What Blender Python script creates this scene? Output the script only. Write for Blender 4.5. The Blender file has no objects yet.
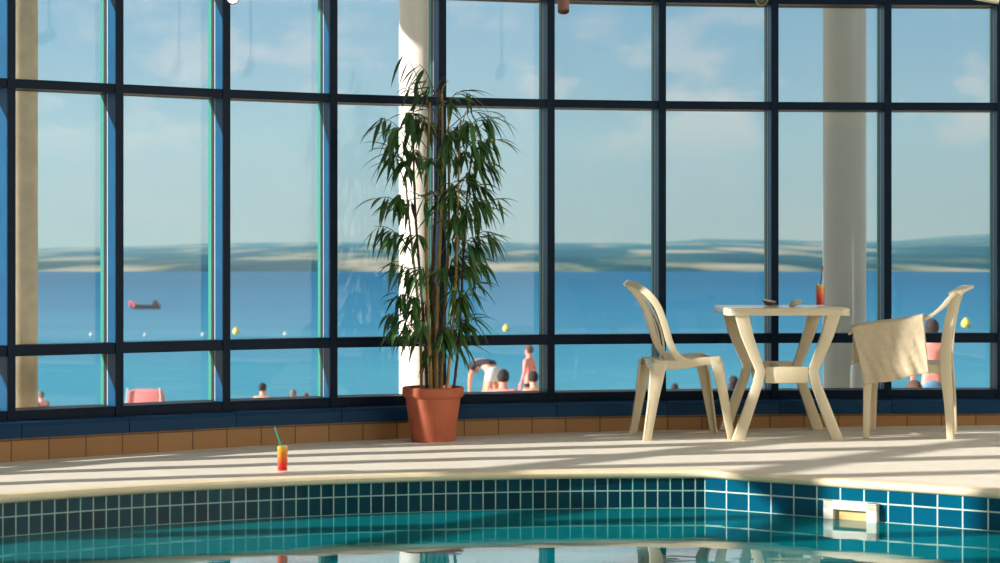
import bpy, bmesh, math, random
from mathutils import Vector, Matrix, geometry
R = math.radians
rnd = random.Random(7)
scene = bpy.context.scene
COL = scene.collection
F = 2100.0; HY = 255.0; CH = 1.0        # focal length in pixels, horizon row, eye height

def at(px, py, Y):
    return Vector(((px - 500) * Y / F, Y, CH - (py - HY) * Y / F))

# ------------------------------------------------------------------ materials
def lin(c):
    return tuple(((v / 255) / 12.92 if v / 255 <= 0.04045 else ((v / 255 + 0.055) / 1.055) ** 2.4) for v in c)

def mat(name, rgb, rough=0.5, metal=0.0, noise=0.0, scale=20.0, bump=0.0, spec=0.5, emit=0.0, coat=0.0, trans=0.0):
    m = bpy.data.materials.new(name); m.use_nodes = True
    nt = m.node_tree; n = nt.nodes; b = n['Principled BSDF']
    c = lin(rgb)
    b.inputs['Base Color'].default_value = (*c, 1)
    b.inputs['Roughness'].default_value = rough
    b.inputs['Metallic'].default_value = metal
    b.inputs['Specular IOR Level'].default_value = spec
    b.inputs['Coat Weight'].default_value = coat
    b.inputs['Transmission Weight'].default_value = trans
    if emit:
        b.inputs['Emission Color'].default_value = (*c, 1); b.inputs['Emission Strength'].default_value = emit
    if noise or bump:
        tc = n.new('ShaderNodeTexCoord'); t = n.new('ShaderNodeTexNoise')
        t.inputs['Scale'].default_value = scale; t.inputs['Detail'].default_value = 5
        nt.links.new(tc.outputs['Object'], t.inputs['Vector'])
        if noise:
            r = n.new('ShaderNodeMapRange'); r.inputs[1].default_value = 0.3; r.inputs[2].default_value = 0.7
            nt.links.new(t.outputs['Fac'], r.inputs[0])
            mx = n.new('ShaderNodeMix'); mx.data_type = 'RGBA'
            mx.inputs[6].default_value = (*[v * (1 - noise) for v in c], 1)
            mx.inputs[7].default_value = (*[min(1, v * (1 + noise)) for v in c], 1)
            nt.links.new(r.outputs[0], mx.inputs[0]); nt.links.new(mx.outputs[2], b.inputs['Base Color'])
        if bump:
            bp = n.new('ShaderNodeBump'); bp.inputs['Strength'].default_value = bump; bp.inputs['Distance'].default_value = 0.01
            nt.links.new(t.outputs['Fac'], bp.inputs['Height']); nt.links.new(bp.outputs['Normal'], b.inputs['Normal'])
    return m

def brick_mat(name, rgb1, rgb2, mortar, bw, bh, ms, rough=0.25, offset=0.0, bump=0.3, var=0.0):
    m = bpy.data.materials.new(name); m.use_nodes = True
    nt = m.node_tree; n = nt.nodes; L = nt.links; b = n['Principled BSDF']
    uv = n.new('ShaderNodeUVMap'); br = n.new('ShaderNodeTexBrick')
    br.offset = offset; br.squash = 1.0
    br.inputs['Scale'].default_value = 1.0
    br.inputs['Color1'].default_value = (*lin(rgb1), 1); br.inputs['Color2'].default_value = (*lin(rgb2), 1)
    br.inputs['Mortar'].default_value = (*lin(mortar), 1)
    br.inputs['Mortar Size'].default_value = ms; br.inputs['Mortar Smooth'].default_value = 0.1
    br.inputs['Brick Width'].default_value = bw; br.inputs['Row Height'].default_value = bh
    L.new(uv.outputs[0], br.inputs['Vector'])
    L.new(br.outputs['Color'], b.inputs['Base Color'])
    b.inputs['Roughness'].default_value = rough; b.inputs['Specular IOR Level'].default_value = 0.22
    bp = n.new('ShaderNodeBump'); bp.inputs['Strength'].default_value = bump; bp.inputs['Distance'].default_value = 0.002; bp.invert = True
    L.new(br.outputs['Fac'], bp.inputs['Height']); L.new(bp.outputs['Normal'], b.inputs['Normal'])
    return m

def glass_mat(name, tint=(0.975, 0.98, 0.985), refl=1.0, milk=0.0, rough=0.0):
    m = bpy.data.materials.new(name); m.use_nodes = True
    nt = m.node_tree; n = nt.nodes; L = nt.links
    for x in list(n):
        if x.type != 'OUTPUT_MATERIAL': n.remove(x)
    out = [x for x in n if x.type == 'OUTPUT_MATERIAL'][0]
    tr = n.new('ShaderNodeBsdfTransparent'); tr.inputs[0].default_value = (*tint, 1)
    gl = n.new('ShaderNodeBsdfGlossy'); gl.inputs['Roughness'].default_value = rough
    fr = n.new('ShaderNodeFresnel'); fr.inputs[0].default_value = 1.45
    mu = n.new('ShaderNodeMath'); mu.operation = 'MULTIPLY'; mu.inputs[1].default_value = refl
    ge = n.new('ShaderNodeNewGeometry'); sb = n.new('ShaderNodeMath'); sb.operation = 'SUBTRACT'; sb.inputs[0].default_value = 1.0
    L.new(ge.outputs['Backfacing'], sb.inputs[1]); m0 = n.new('ShaderNodeMath'); m0.operation = 'MULTIPLY'
    L.new(fr.outputs[0], m0.inputs[0]); L.new(sb.outputs[0], m0.inputs[1]); L.new(m0.outputs[0], mu.inputs[0])
    ms = n.new('ShaderNodeMixShader'); L.new(mu.outputs[0], ms.inputs[0]); L.new(tr.outputs[0], ms.inputs[1]); L.new(gl.outputs[0], ms.inputs[2])
    last = ms
    if milk:
        df = n.new('ShaderNodeBsdfDiffuse'); df.inputs[0].default_value = (0.9, 0.9, 0.9, 1)
        m2 = n.new('ShaderNodeMixShader'); m2.inputs[0].default_value = milk
        L.new(ms.outputs[0], m2.inputs[1]); L.new(df.outputs[0], m2.inputs[2]); last = m2
    L.new(last.outputs[0], out.inputs[0])
    return m

M = {}
M['fin'] = mat('blue_painted_metal', (8, 78, 114), 0.4, noise=0.12, scale=6, spec=0.2)
M['sill'] = mat('blue_sill_metal', (2, 52, 86), 0.45, noise=0.1, scale=5, spec=0.2)
M['navy'] = mat('shaded_blue_metal', (0, 24, 44), 0.45, noise=0.12, scale=6, spec=0.12)  # frame blue darkened: shade of the room-side faces is put into the colour
M['gasket'] = mat('black_gasket', (10, 14, 20), 0.5)
M['edge_glint'] = mat('painted_edge_glint', (190, 205, 215), 0.4)  # pale strip painted in place of the highlight on the glass edge
M['cap'] = mat('green_cap', (42, 128, 108), 0.4)
M['glass'] = glass_mat('window_glass')
M['kerb'] = brick_mat('kerb_tiles', (158, 118, 74), (148, 108, 66), (92, 66, 42), 0.2, 0.16, 0.0035, 0.35)
M['deck'] = mat('deck_stone', (222, 212, 194), 0.6, noise=0.05, scale=9, bump=0.15)
M['coping'] = mat('coping_stone', (228, 210, 174), 0.5, noise=0.06, scale=14, bump=0.1)
M['tiles_s'] = brick_mat('pool_tiles_narrow', (0, 62, 76), (0, 46, 60), (150, 188, 178), 0.057, 0.08, 0.0028, 0.15)  # darker than the wide tiles: the shade on this wall is in the colour
M['tiles_l'] = brick_mat('pool_tiles_wide', (0, 84, 108), (0, 68, 92), (180, 205, 190), 0.113, 0.08, 0.0032, 0.15)  # brighter colour includes the light falling on the right-hand wall
M['basin'] = brick_mat('basin_tiles', (60, 180, 180), (52, 170, 172), (150, 210, 200), 0.12, 0.12, 0.004, 0.3)
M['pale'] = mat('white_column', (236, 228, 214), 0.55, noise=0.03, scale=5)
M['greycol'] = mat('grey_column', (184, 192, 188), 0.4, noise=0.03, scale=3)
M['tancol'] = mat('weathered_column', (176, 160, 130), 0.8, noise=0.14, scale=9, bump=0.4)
M['plastic'] = mat('ivory_plastic', (212, 198, 166), 0.22, noise=0.02, scale=8)
M['terracotta'] = mat('terracotta', (176, 92, 62), 0.75, noise=0.08, scale=12, bump=0.1)
M['soil'] = mat('soil', (40, 28, 20), 0.95, noise=0.4, scale=60, bump=0.8)
M['cane'] = mat('bamboo_cane', (150, 120, 62), 0.5, noise=0.35, scale=14)
M['cane2'] = mat('dark_bamboo_cane', (84, 60, 36), 0.6, noise=0.4, scale=16)
M['leaf'] = mat('bamboo_leaf', (58, 96, 42), 0.42, noise=0.4, scale=7)
M['twig'] = mat('twig', (62, 62, 34), 0.6)
M['towel'] = mat('towel_cotton', (196, 180, 150), 0.95, noise=0.06, scale=40, bump=0.5)
M['wall'] = mat('hall_paint', (232, 226, 212), 0.8)
M['roof'] = mat('roof_paint', (205, 208, 208), 0.7)
M['white'] = mat('white_plastic', (232, 228, 208), 0.35)
M['skimin'] = mat('skimmer_inside', (196, 166, 106), 0.6)
M['tumbler'] = glass_mat('tumbler_glass', (0.97, 0.98, 0.98), 1.0)
M['straw_t'] = mat('teal_straw', (20, 160, 140), 0.35)
M['straw_r'] = mat('dark_red_straw', (130, 22, 50), 0.35)
M['sand'] = mat('beach_sand', (205, 185, 150), 0.95, noise=0.1, scale=1.5)
M['redhull'] = mat('red_hull', (196, 70, 80), 0.5)
M['darkhull'] = mat('dark_hull', (34, 40, 62), 0.5)
M['buoyw'] = mat('white_buoy', (225, 225, 225), 0.4)
M['buoyy'] = mat('yellow_buoy', (240, 215, 90), 0.4)
M['tent'] = mat('pink_canvas', (232, 140, 140), 0.8)
M['brownbag'] = mat('brown_paste', (96, 66, 44), 0.7)
M['shell'] = mat('shell_grey', (186, 178, 158), 0.5, noise=0.2, scale=90)
M['lampred'] = mat('copper_lamp', (142, 92, 76), 0.4)
M['lampgrey'] = mat('grey_lamp', (140, 140, 122), 0.35)
M['lampdark'] = mat('dark_lamp', (40, 40, 44), 0.4)
M['lampglow'] = mat('lamp_glow', (255, 252, 240), 0.3, emit=2.5)
M['lampcream'] = mat('cream_lamp', (214, 204, 170), 0.5)
M['lampglass'] = mat('lamp_lens', (92, 92, 66), 0.15)

def drink_mat(name, z0, z1, stops):
    m = bpy.data.materials.new(name); m.use_nodes = True
    nt = m.node_tree; n = nt.nodes; L = nt.links; b = n['Principled BSDF']
    tc = n.new('ShaderNodeTexCoord'); sx = n.new('ShaderNodeSeparateXYZ'); L.new(tc.outputs['Object'], sx.inputs[0])
    no = n.new('ShaderNodeTexNoise'); no.inputs['Scale'].default_value = 45; L.new(tc.outputs['Object'], no.inputs['Vector'])
    ad = n.new('ShaderNodeMath'); ad.operation = 'MULTIPLY_ADD'; ad.inputs[1].default_value = 0.03; L.new(no.outputs[0], ad.inputs[0]); L.new(sx.outputs[2], ad.inputs[2])
    mr = n.new('ShaderNodeMapRange'); mr.inputs[1].default_value = z0 + 0.015; mr.inputs[2].default_value = z1 + 0.015; L.new(ad.outputs[0], mr.inputs[0])
    cr = n.new('ShaderNodeValToRGB'); L.new(mr.outputs[0], cr.inputs[0])
    e = cr.color_ramp.elements; e[0].position = stops[0][0]; e[0].color = (*lin(stops[0][1]), 1); e[1].position = stops[-1][0]; e[1].color = (*lin(stops[-1][1]), 1)
    for p, c in stops[1:-1]:
        q = e.new(p); q.color = (*lin(c), 1)
    L.new(cr.outputs[0], b.inputs['Base Color']); b.inputs['Roughness'].default_value = 0.15
    b.inputs['Subsurface Weight'].default_value = 0.6; b.inputs['Subsurface Radius'].default_value = (0.03, 0.012, 0.006)
    return m
M['drink'] = drink_mat('sunrise_drink', 0.0, 0.115, [(0, (235, 24, 22)), (0.35, (245, 60, 24)), (0.7, (252, 140, 30)), (1, (255, 200, 60))])
M['drink2'] = drink_mat('red_drink', 0.0, 0.115, [(0, (215, 22, 24)), (0.4, (232, 66, 26)), (0.75, (250, 130, 28)), (1, (250, 190, 50))])

# ------------------------------------------------------------------ mesh helpers
def obj(name, bm, m, parent=None, smooth=True, loc=None, rotz=0.0, flat=False):
    if flat: face_up(bm)
    else: bmesh.ops.recalc_face_normals(bm, faces=bm.faces)
    me = bpy.data.meshes.new(name); bm.to_mesh(me); bm.free()
    if smooth:
        for p in me.polygons: p.use_smooth = True
        try: me.set_sharp_from_angle(angle=R(38))
        except Exception: pass
    o = bpy.data.objects.new(name, me); COL.objects.link(o)
    for q in (m if isinstance(m, (list, tuple)) else [m]): me.materials.append(q)
    if parent: o.parent = parent
    if loc is not None: o.location = loc
    o.rotation_euler[2] = rotz
    return o

def thing(name, label, cat, loc=(0, 0, 0), rotz=0.0, group=None):
    o = bpy.data.objects.new(name, None); COL.objects.link(o); o.empty_display_size = 0.1
    o.location = loc; o.rotation_euler[2] = rotz
    o['label'] = label; o['category'] = cat
    if group: o['group'] = group
    return o

def tag(o, label, cat, group=None):
    o['label'] = label; o['category'] = cat
    if group: o['group'] = group
    return o

def face_up(bm):
    bm.normal_update()
    for f in bm.faces:
        if f.normal.z < 0: f.normal_flip()

def struct(name, bm, m, smooth=False, flat=False):
    o = obj(name, bm, m, None, smooth, flat=flat); o['kind'] = 'structure'; return o

def box(bm, c, s, rz=0.0, bev=0.0):
    g = bmesh.ops.create_cube(bm, size=1.0)['verts']
    bmesh.ops.scale(bm, vec=s, verts=g)
    if bev:
        ed = list({e for v in g for e in v.link_edges})
        r = bmesh.ops.bevel(bm, geom=ed, offset=bev, segments=2, affect='EDGES', profile=0.5)
        g = list({v for f in r['faces'] for v in f.verts} | {v for v in g if v.is_valid})
    if rz: bmesh.ops.rotate(bm, cent=(0, 0, 0), matrix=Matrix.Rotation(rz, 3, 'Z'), verts=g)
    bmesh.ops.translate(bm, vec=c, verts=g)

def lathe(bm, prof, seg=32, c=(0, 0, 0), mi=0, axis=None):
    """prof: list of (r, z); r=0 at an end closes it"""
    rings = []; allv = []
    for r, z in prof:
        if r < 1e-6:
            v = bm.verts.new((0, 0, z)); rings.append([v]); allv.append(v)
        else:
            rg = [bm.verts.new((r * math.cos(2 * math.pi * k / seg), r * math.sin(2 * math.pi * k / seg), z)) for k in range(seg)]
            rings.append(rg); allv += rg
    for a, b in zip(rings, rings[1:]):
        for k in range(seg):
            k2 = (k + 1) % seg
            if len(a) == 1 and len(b) == 1: continue
            if len(a) == 1: f = bm.faces.new((a[0], b[k], b[k2]))
            elif len(b) == 1: f = bm.faces.new((a[k], a[k2], b[0]))
            else: f = bm.faces.new((a[k], a[k2], b[k2], b[k]))
            f.material_index = mi
    if axis is not None:
        q = Vector((0, 0, 1)).rotation_difference(Vector(axis)).to_matrix()
        bmesh.ops.rotate(bm, cent=(0, 0, 0), matrix=q, verts=allv)
    bmesh.ops.translate(bm, vec=c, verts=allv)
    return allv

def tube(bm, pts, rad, seg=8, cap=True):
    pts = [Vector(p) for p in pts]
    if not isinstance(rad, (list, tuple)): rad = [rad] * len(pts)
    rings = []; up = Vector((0.13, 0.2, 0.97)).normalized()
    for i, p in enumerate(pts):
        t = (pts[min(i + 1, len(pts) - 1)] - pts[max(i - 1, 0)]).normalized()
        u = t.cross(up)
        if u.length < 1e-3: u = t.cross(Vector((1, 0, 0)))
        u.normalize(); w = t.cross(u).normalized()
        rings.append([bm.verts.new(p + (u * math.cos(2 * math.pi * k / seg) + w * math.sin(2 * math.pi * k / seg)) * rad[i]) for k in range(seg)])
    for a, b in zip(rings, rings[1:]):
        for k in range(seg): bm.faces.new((a[k], a[(k + 1) % seg], b[(k + 1) % seg], b[k]))
    if cap:
        bm.faces.new(rings[0][::-1]); bm.faces.new(rings[-1])

def smooth_path(pts, n=6):
    """Catmull-Rom through tuples of any size"""
    out = []
    P = [pts[0]] + list(pts) + [pts[-1]]
    for i in range(1, len(P) - 2):
        for k in range(n):
            t = k / n
            out.append(tuple(0.5 * ((2 * b) + (-a + c) * t + (2 * a - 5 * b + 4 * c - d) * t * t + (-a + 3 * b - 3 * c + d) * t ** 3)
                             for a, b, c, d in zip(P[i - 1], P[i], P[i + 1], P[i + 2])))
    out.append(tuple(pts[-1]))
    return out

def strap(bm, rows, bev=0.0):
    """rows of four corner points each -> closed bar"""
    rs = [[bm.verts.new(p) for p in r] for r in rows]
    for a, b in zip(rs, rs[1:]):
        for k in range(4): bm.faces.new((a[k], a[(k + 1) % 4], b[(k + 1) % 4], b[k]))
    bm.faces.new(rs[0][::-1]); bm.faces.new(rs[-1])

def bevel_all(bm, w=0.004, seg=2, ang=30):
    bmesh.ops.recalc_face_normals(bm, faces=bm.faces)
    ed = [e for e in bm.edges if len(e.link_faces) == 2 and e.calc_face_angle(0) > R(ang)]
    bmesh.ops.bevel(bm, geom=ed, offset=w, segments=seg, affect='EDGES', profile=0.5, clamp_overlap=True)

def offset_path(P, d, closed=False):
    """shift a 2-D path to its right-hand side by d"""
    out = []
    n = len(P)
    for i in range(n):
        a = P[i - 1] if (i > 0 or closed) else P[i]; b = P[(i + 1) % n] if (i < n - 1 or closed) else P[i]
        dirs = []
        if a is not P[i]: dirs.append((Vector(P[i]) - Vector(a)).normalized())
        if b is not P[i]: dirs.append((Vector(b) - Vector(P[i])).normalized())
        t = sum(dirs, Vector((0, 0))).normalized()
        nrm = Vector((t.y, -t.x)); k = 1.0 / max(0.5, t.dot(dirs[0]))
        out.append(Vector(P[i]) + nrm * d * k)
    return out

def sweep(bm, path, prof, mi=0, closed=False, zf=None, u0=0.0):
    """sweep a profile of (offset to the right, z) along a 2-D path; writes a UV in metres"""
    uvl = bm.loops.layers.uv.verify()
    cols = [offset_path(path, d, closed) for d, z in prof]
    grid = []
    for j, (d, z) in enumerate(prof):
        grid.append([bm.verts.new((p.x, p.y, z + (zf(p.x, p.y) if zf else 0))) for p in cols[j]])
    u = [u0]
    for i in range(1, len(path) + (1 if closed else 0)):
        u.append(u[-1] + (Vector(path[i % len(path)]) - Vector(path[i - 1])).length)
    v = [0.0]
    for j in range(1, len(prof)):
        v.append(v[-1] + math.hypot(prof[j][0] - prof[j - 1][0], prof[j][1] - prof[j - 1][1]))
    for j in range(len(prof) - 1):
        for i in range(len(path) - (0 if closed else 1)):
            i2 = (i + 1) % len(path)
            f = bm.faces.new((grid[j][i], grid[j][i2], grid[j + 1][i2], grid[j + 1][i])); f.material_index = mi
            for l, (uu, vv) in zip(f.loops, ((u[i], v[j]), (u[i + 1], v[j]), (u[i + 1], v[j + 1]), (u[i], v[j + 1]))):
                l[uvl].uv = (uu, vv)
    return grid

# ------------------------------------------------------------------ plan of the hall
front = [(11.7, 10.5), (119.8, 10.83), (226.8, 11.18), (334, 11.48), (442.7, 11.72), (551.2, 11.9), (662.5, 12.02), (775, 12.1), (888, 12.14), (1001, 12.16)]
fac = [Vector(((p - 500) * y / F, y)) for p, y in front]
head = math.atan2(*(fac[1] - fac[0]).yx)
left = []; p = fac[0].copy(); h = head
for i in range(11):
    h += R(4.6); p = p - Vector((math.cos(h), math.sin(h))) * 0.98; left.append(p.copy())
right = []; p = fac[-1].copy(); h = 0.0
for i in range(9):
    h -= R(2.2); p = p + Vector((math.cos(h), math.sin(h))) * 0.66; right.append(p.copy())
FAC = left[::-1] + fac + right              # facade line, fin front faces, going left to right
hall = [tuple(v) for v in FAC] + [(FAC[-1].x, -4.5), (FAC[0].x, -4.5)]

# pool outline, clockwise seen from above so that "right" is inside the pool
cx, cy, PR = 0.80, 4.945, 4.6
corner = Vector((0.93, 9.545)); rdir = Vector((0.816, -0.578))
arcp = []
a0, a1 = R(180), math.atan2(corner.y - cy, corner.x - cx)
for k in range(61):
    a = a0 + (a1 - a0) * k / 60; arcp.append(Vector((cx + PR * math.cos(a), cy + PR * math.sin(a))))
arcp[-1] = corner.copy()
rend = corner + rdir * 5.2
straight = [corner + rdir * (0.2 * k) for k in range(27)]
POOL = [Vector((cx - PR, 1.2))] + [Vector((cx - PR, 1.2 + (cy - 1.2) * k / 6)) for k in range(1, 6)] + arcp + straight[1:] + [Vector((rend.x, 1.2))]

def zwall(x): return 0.0095 * max(-6, min(6, x)) - 0.004
# --- deck
def build_deck():
    inner = offset_path(POOL, -0.085, True)
    outer = offset_path([Vector(q) for q in hall], -0.06, True)
    pts = [Vector(q) for q in inner] + [Vector(q) for q in outer]
    ni, no = len(inner), len(outer)
    ed = [(i, (i + 1) % ni) for i in range(ni)] + [(ni + i, ni + (i + 1) % no) for i in range(no)]
    vs, es, fs, ov, oe, of = geometry.delaunay_2d_cdt(pts, ed, [], 0, 1e-5)
    bm = bmesh.new(); bv = []
    for v, o in zip(vs, ov):
        k = o[0] if o else 0
        z = 0.022 if k < ni else zwall(v.x) + (0.026 if v.y < 4 else 0)
        bv.append(bm.verts.new((v.x, v.y, z)))
    def inside(pt, poly):
        c = False; n = len(poly); j = n - 1
        for i in range(n):
            if (poly[i][1] > pt[1]) != (poly[j][1] > pt[1]) and pt[0] < (poly[j][0] - poly[i][0]) * (pt[1] - poly[i][1]) / (poly[j][1] - poly[i][1]) + poly[i][0]: c = not c
            j = i
        return c
    for f in fs:
        c = (vs[f[0]] + vs[f[1]] + vs[f[2]]) / 3
        if inside(c, outer) and not inside(c, inner): bm.faces.new([bv[i] for i in f])
    return struct('floor', bm, M['deck'], False, True)
deck = build_deck()
def deck_z(x, y):
    dg = bpy.context.evaluated_depsgraph_get()
    ok, loc, n, i = deck.ray_cast(Vector((x, y, 3)), Vector((0, 0, -1)))
    return loc.z if ok else 0.0

# --- coping ring with a rounded nose
bm = bmesh.new()
prof = [(-0.085, 0.0225), (-0.06, 0.024), (-0.01, 0.024), (0.008, 0.020), (0.016, 0.010), (0.016, 0.000), (0.010, -0.010), (0.0, -0.014)]
sweep(bm, POOL, prof, 0, True)
struct('trim_1', bm, M['coping'], True)
# --- pool walls: tile band above and below the water, pale tiles deeper
bm = bmesh.new()
i0 = 6 + 60
pl = POOL[:i0 + 1]; prr = POOL[i0:] + [POOL[0]]
for path, mi in ((pl, 0), (prr, 1)):
    sweep(bm, path, [(0, -0.30), (0, -0.014 + 0.0)], mi, False)
    sweep(bm, path, [(0, -0.30), (0, -1.5)], 2, False)
# the two bands join at the corner; UV rows start at the bottom, so shift them to land whole tiles at the top
uvl = bm.loops.layers.uv.verify()
for f in bm.faces:
    if f.material_index < 2:
        for l in f.loops: l[uvl].uv.y = (l.vert.co.z + 0.071) + 0.08 * 6
struct('wall_pool', bm, [M['tiles_s'], M['tiles_l'], M['basin']])
bm = bmesh.new()
uvl = bm.loops.layers.uv.verify()
f = bm.faces.new([bm.verts.new((q.x, q.y, -1.5)) for q in POOL])
for l in f.loops: l[uvl].uv = l.vert.co.xy
bmesh.ops.triangulate(bm, faces=bm.faces)
struct('floor_pool', bm, M['basin'], False, True)

# --- pool water
def water_mat():
    m = bpy.data.materials.new('pool_water'); m.use_nodes = True
    nt = m.node_tree; n = nt.nodes; L = nt.links
    for x in list(n):
        if x.type != 'OUTPUT_MATERIAL': n.remove(x)
    out = [x for x in n if x.type == 'OUTPUT_MATERIAL'][0]
    tc = n.new('ShaderNodeTexCoord'); mp = n.new('ShaderNodeMapping'); mp.inputs['Scale'].default_value = (0.7, 1.2, 1)
    L.new(tc.outputs['Object'], mp.inputs[0])
    n1 = n.new('ShaderNodeTexNoise'); n1.inputs['Scale'].default_value = 2.2; n1.inputs['Detail'].default_value = 3; n1.inputs['Roughness'].default_value = 0.45
    L.new(mp.outputs[0], n1.inputs['Vector'])
    bp = n.new('ShaderNodeBump'); bp.inputs['Strength'].default_value = 1.0; bp.inputs['Distance'].default_value = 0.0022
    L.new(n1.outputs[0], bp.inputs['Height'])
    tr = n.new('ShaderNodeBsdfTransparent'); tr.inputs[0].default_value = (0.22, 0.72, 0.76, 1)
    df = n.new('ShaderNodeBsdfDiffuse'); df.inputs[0].default_value = (0.0, 0.27, 0.30, 1)
    m1 = n.new('ShaderNodeMixShader'); m1.inputs[0].default_value = 0.62; L.new(tr.outputs[0], m1.inputs[1]); L.new(df.outputs[0], m1.inputs[2])
    gl = n.new('ShaderNodeBsdfGlossy'); gl.inputs['Roughness'].default_value = 0.01; L.new(bp.outputs[0], gl.inputs['Normal'])
    fr = n.new('ShaderNodeFresnel'); fr.inputs[0].default_value = 1.333; L.new(bp.outputs[0], fr.inputs['Normal'])
    m2 = n.new('ShaderNodeMixShader'); L.new(fr.outputs[0], m2.inputs[0]); L.new(m1.outputs[0], m2.inputs[1]); L.new(gl.outputs[0], m2.inputs[2])
    L.new(m2.outputs[0], out.inputs[0])
    return m
bm = bmesh.new()
bm.faces.new([bm.verts.new((q.x, q.y, -0.15)) for q in offset_path(POOL, 0.002, True)])
bmesh.ops.triangulate(bm, faces=bm.faces)
w = obj('pool_water', bm, water_mat(), None, False, None, 0.0, True); w['kind'] = 'stuff'
tag(w, 'clear teal pool water below the tiled rim', 'water')

# --- kerb under the glazing
bm = bmesh.new()
FP = [Vector(v) for v in FAC]
sweep(bm, FP, [(0.105, -0.10), (0.105, 0.09), (-0.16, 0.09), (-0.16, -0.3)], 0)
uvl = bm.loops.layers.uv.verify()
for f in bm.faces:
    for l in f.loops: l[uvl].uv.y = l.vert.co.z + 0.16 + 0.078 ; l[uvl].uv.x += 0.07
struct('wall_front', bm, M['kerb'])

# ------------------------------------------------------------------ glazing, one window per bay
TR = [(0.52, 0.056), (1.86, 0.046), (2.47, 0.046), (3.45, 0.05)]
ZT = 4.4
def build_windows():
    n = len(FAC)
    hd = [math.atan2(*(FAC[i + 1] - FAC[i]).yx) for i in range(n - 1)]
    order = list(range(11, 21)) + list(range(10, -1, -1)) + list(range(21, n - 1))
    num = {b: k + 1 for k, b in enumerate([q for q in order if q < n - 1])}
    for i in range(n - 1):
        A, B = FAC[i], FAC[i + 1]; Lb = (B - A).length; h = hd[i]
        w = bpy.data.objects.new('window_%d' % num[i], None); COL.objects.link(w)
        w.location = (A.x, A.y, 0); w.rotation_euler[2] = h; w['kind'] = 'structure'
        # local frame: x along the bay, y outward
        hm = (hd[i - 1] + h) / 2 - h if i else 0.0
        bm = bmesh.new()
        ca, sa = math.cos(hm), math.sin(hm)
        def bb(m_, y0, y1, wd, z0, z1):
            c = Vector((-sa * (y0 + y1) / 2, ca * (y0 + y1) / 2, (z0 + z1) / 2))
            k0 = len(bm.faces); box(bm, c, (wd, y1 - y0, z1 - z0), hm)
            bm.faces.ensure_lookup_table()
            for f in bm.faces[k0:]: f.material_index = m_
        bb(4, 0, 0.012, 0.042, 0.17, ZT); bb(0, 0.012, 0.105, 0.041, 0.17, ZT); bb(1, 0.105, 0.112, 0.042, 0.17, ZT); bb(2, 0.112, 0.155, 0.040, 0.17, ZT); bb(3, 0.155, 0.195, 0.042, 0.10, ZT)  # thin front box holds the painted shade, the pale strip the painted glint
        obj('mullion', bm, [M['fin'], M['edge_glint'], M['gasket'], M['cap'], M['navy']], w, False)
        x0, x1 = 0.021, Lb - 0.021
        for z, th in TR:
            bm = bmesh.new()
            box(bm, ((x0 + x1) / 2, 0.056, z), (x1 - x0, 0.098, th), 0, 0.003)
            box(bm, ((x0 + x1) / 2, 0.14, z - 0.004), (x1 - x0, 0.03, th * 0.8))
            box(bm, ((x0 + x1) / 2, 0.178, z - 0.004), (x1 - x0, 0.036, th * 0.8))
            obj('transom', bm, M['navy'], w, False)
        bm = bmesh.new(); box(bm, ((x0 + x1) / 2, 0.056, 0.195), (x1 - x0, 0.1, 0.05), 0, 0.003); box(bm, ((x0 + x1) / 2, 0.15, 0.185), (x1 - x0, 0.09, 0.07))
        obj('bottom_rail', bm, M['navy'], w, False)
        bm = bmesh.new()
        prof = [(-0.118, 0.095), (-0.122, 0.150), (-0.112, 0.168), (0.03, 0.172), (0.03, 0.092), (-0.118, 0.092)]
        hn = ((hd[i + 1] if i + 1 < n - 1 else h) - h) / 2
        va, vb = [], []
        for y, z in prof:
            va.append(bm.verts.new((0.002 - y * math.tan(hm), y, z))); vb.append(bm.verts.new((Lb - 0.002 - y * math.tan(hn), y, z)))
        for k in range(6): bm.faces.new((va[k], vb[k], vb[(k + 1) % 6], va[(k + 1) % 6]))
        bm.faces.new(va); bm.faces.new(vb[::-1])
        obj('window_sill', bm, M['sill'], w, False)
        zs = [0.22] + [v for z, th in TR for v in (z - th / 2, z + th / 2)] + [ZT]
        for a, b in zip(zs[::2], zs[1::2]):
            bm = bmesh.new(); box(bm, ((x0 + x1) / 2, 0.133, (a + b) / 2), (x1 - x0, 0.006, b - a))
            obj('pane', bm, M['glass'], w, False)
build_windows()
# ring beam on top of the glazing with an overhang outside
bm = bmesh.new()
sweep(bm, FP, [(0.1, ZT), (-1.7, ZT), (-1.7, ZT + 0.28), (0.1, ZT + 0.28), (0.1, ZT)], 0)
struct('trim_2', bm, M['roof'])
bm = bmesh.new()
sweep(bm, FP[10:26], [(-0.21, 3.55), (-1.9, 3.55), (-1.9, 3.67), (-0.21, 3.67), (-0.21, 3.55)], 0)  # added canopy above the view, its height and end set to shade the white column
struct('shade_canopy', bm, M['roof'])
bm = bmesh.new(); xa, xb = FAC[0].x, FAC[-1].x
box(bm, ((xa + xb) / 2, -4.6, 2.2), (xb - xa, 0.2, 4.6)); struct('wall_back', bm, M['wall'])
bm = bmesh.new(); box(bm, (xb + 0.1, (FAC[-1].y - 4.5) / 2, 2.2), (0.2, FAC[-1].y + 4.5, 4.6)); struct('wall_right', bm, M['wall'])

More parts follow.
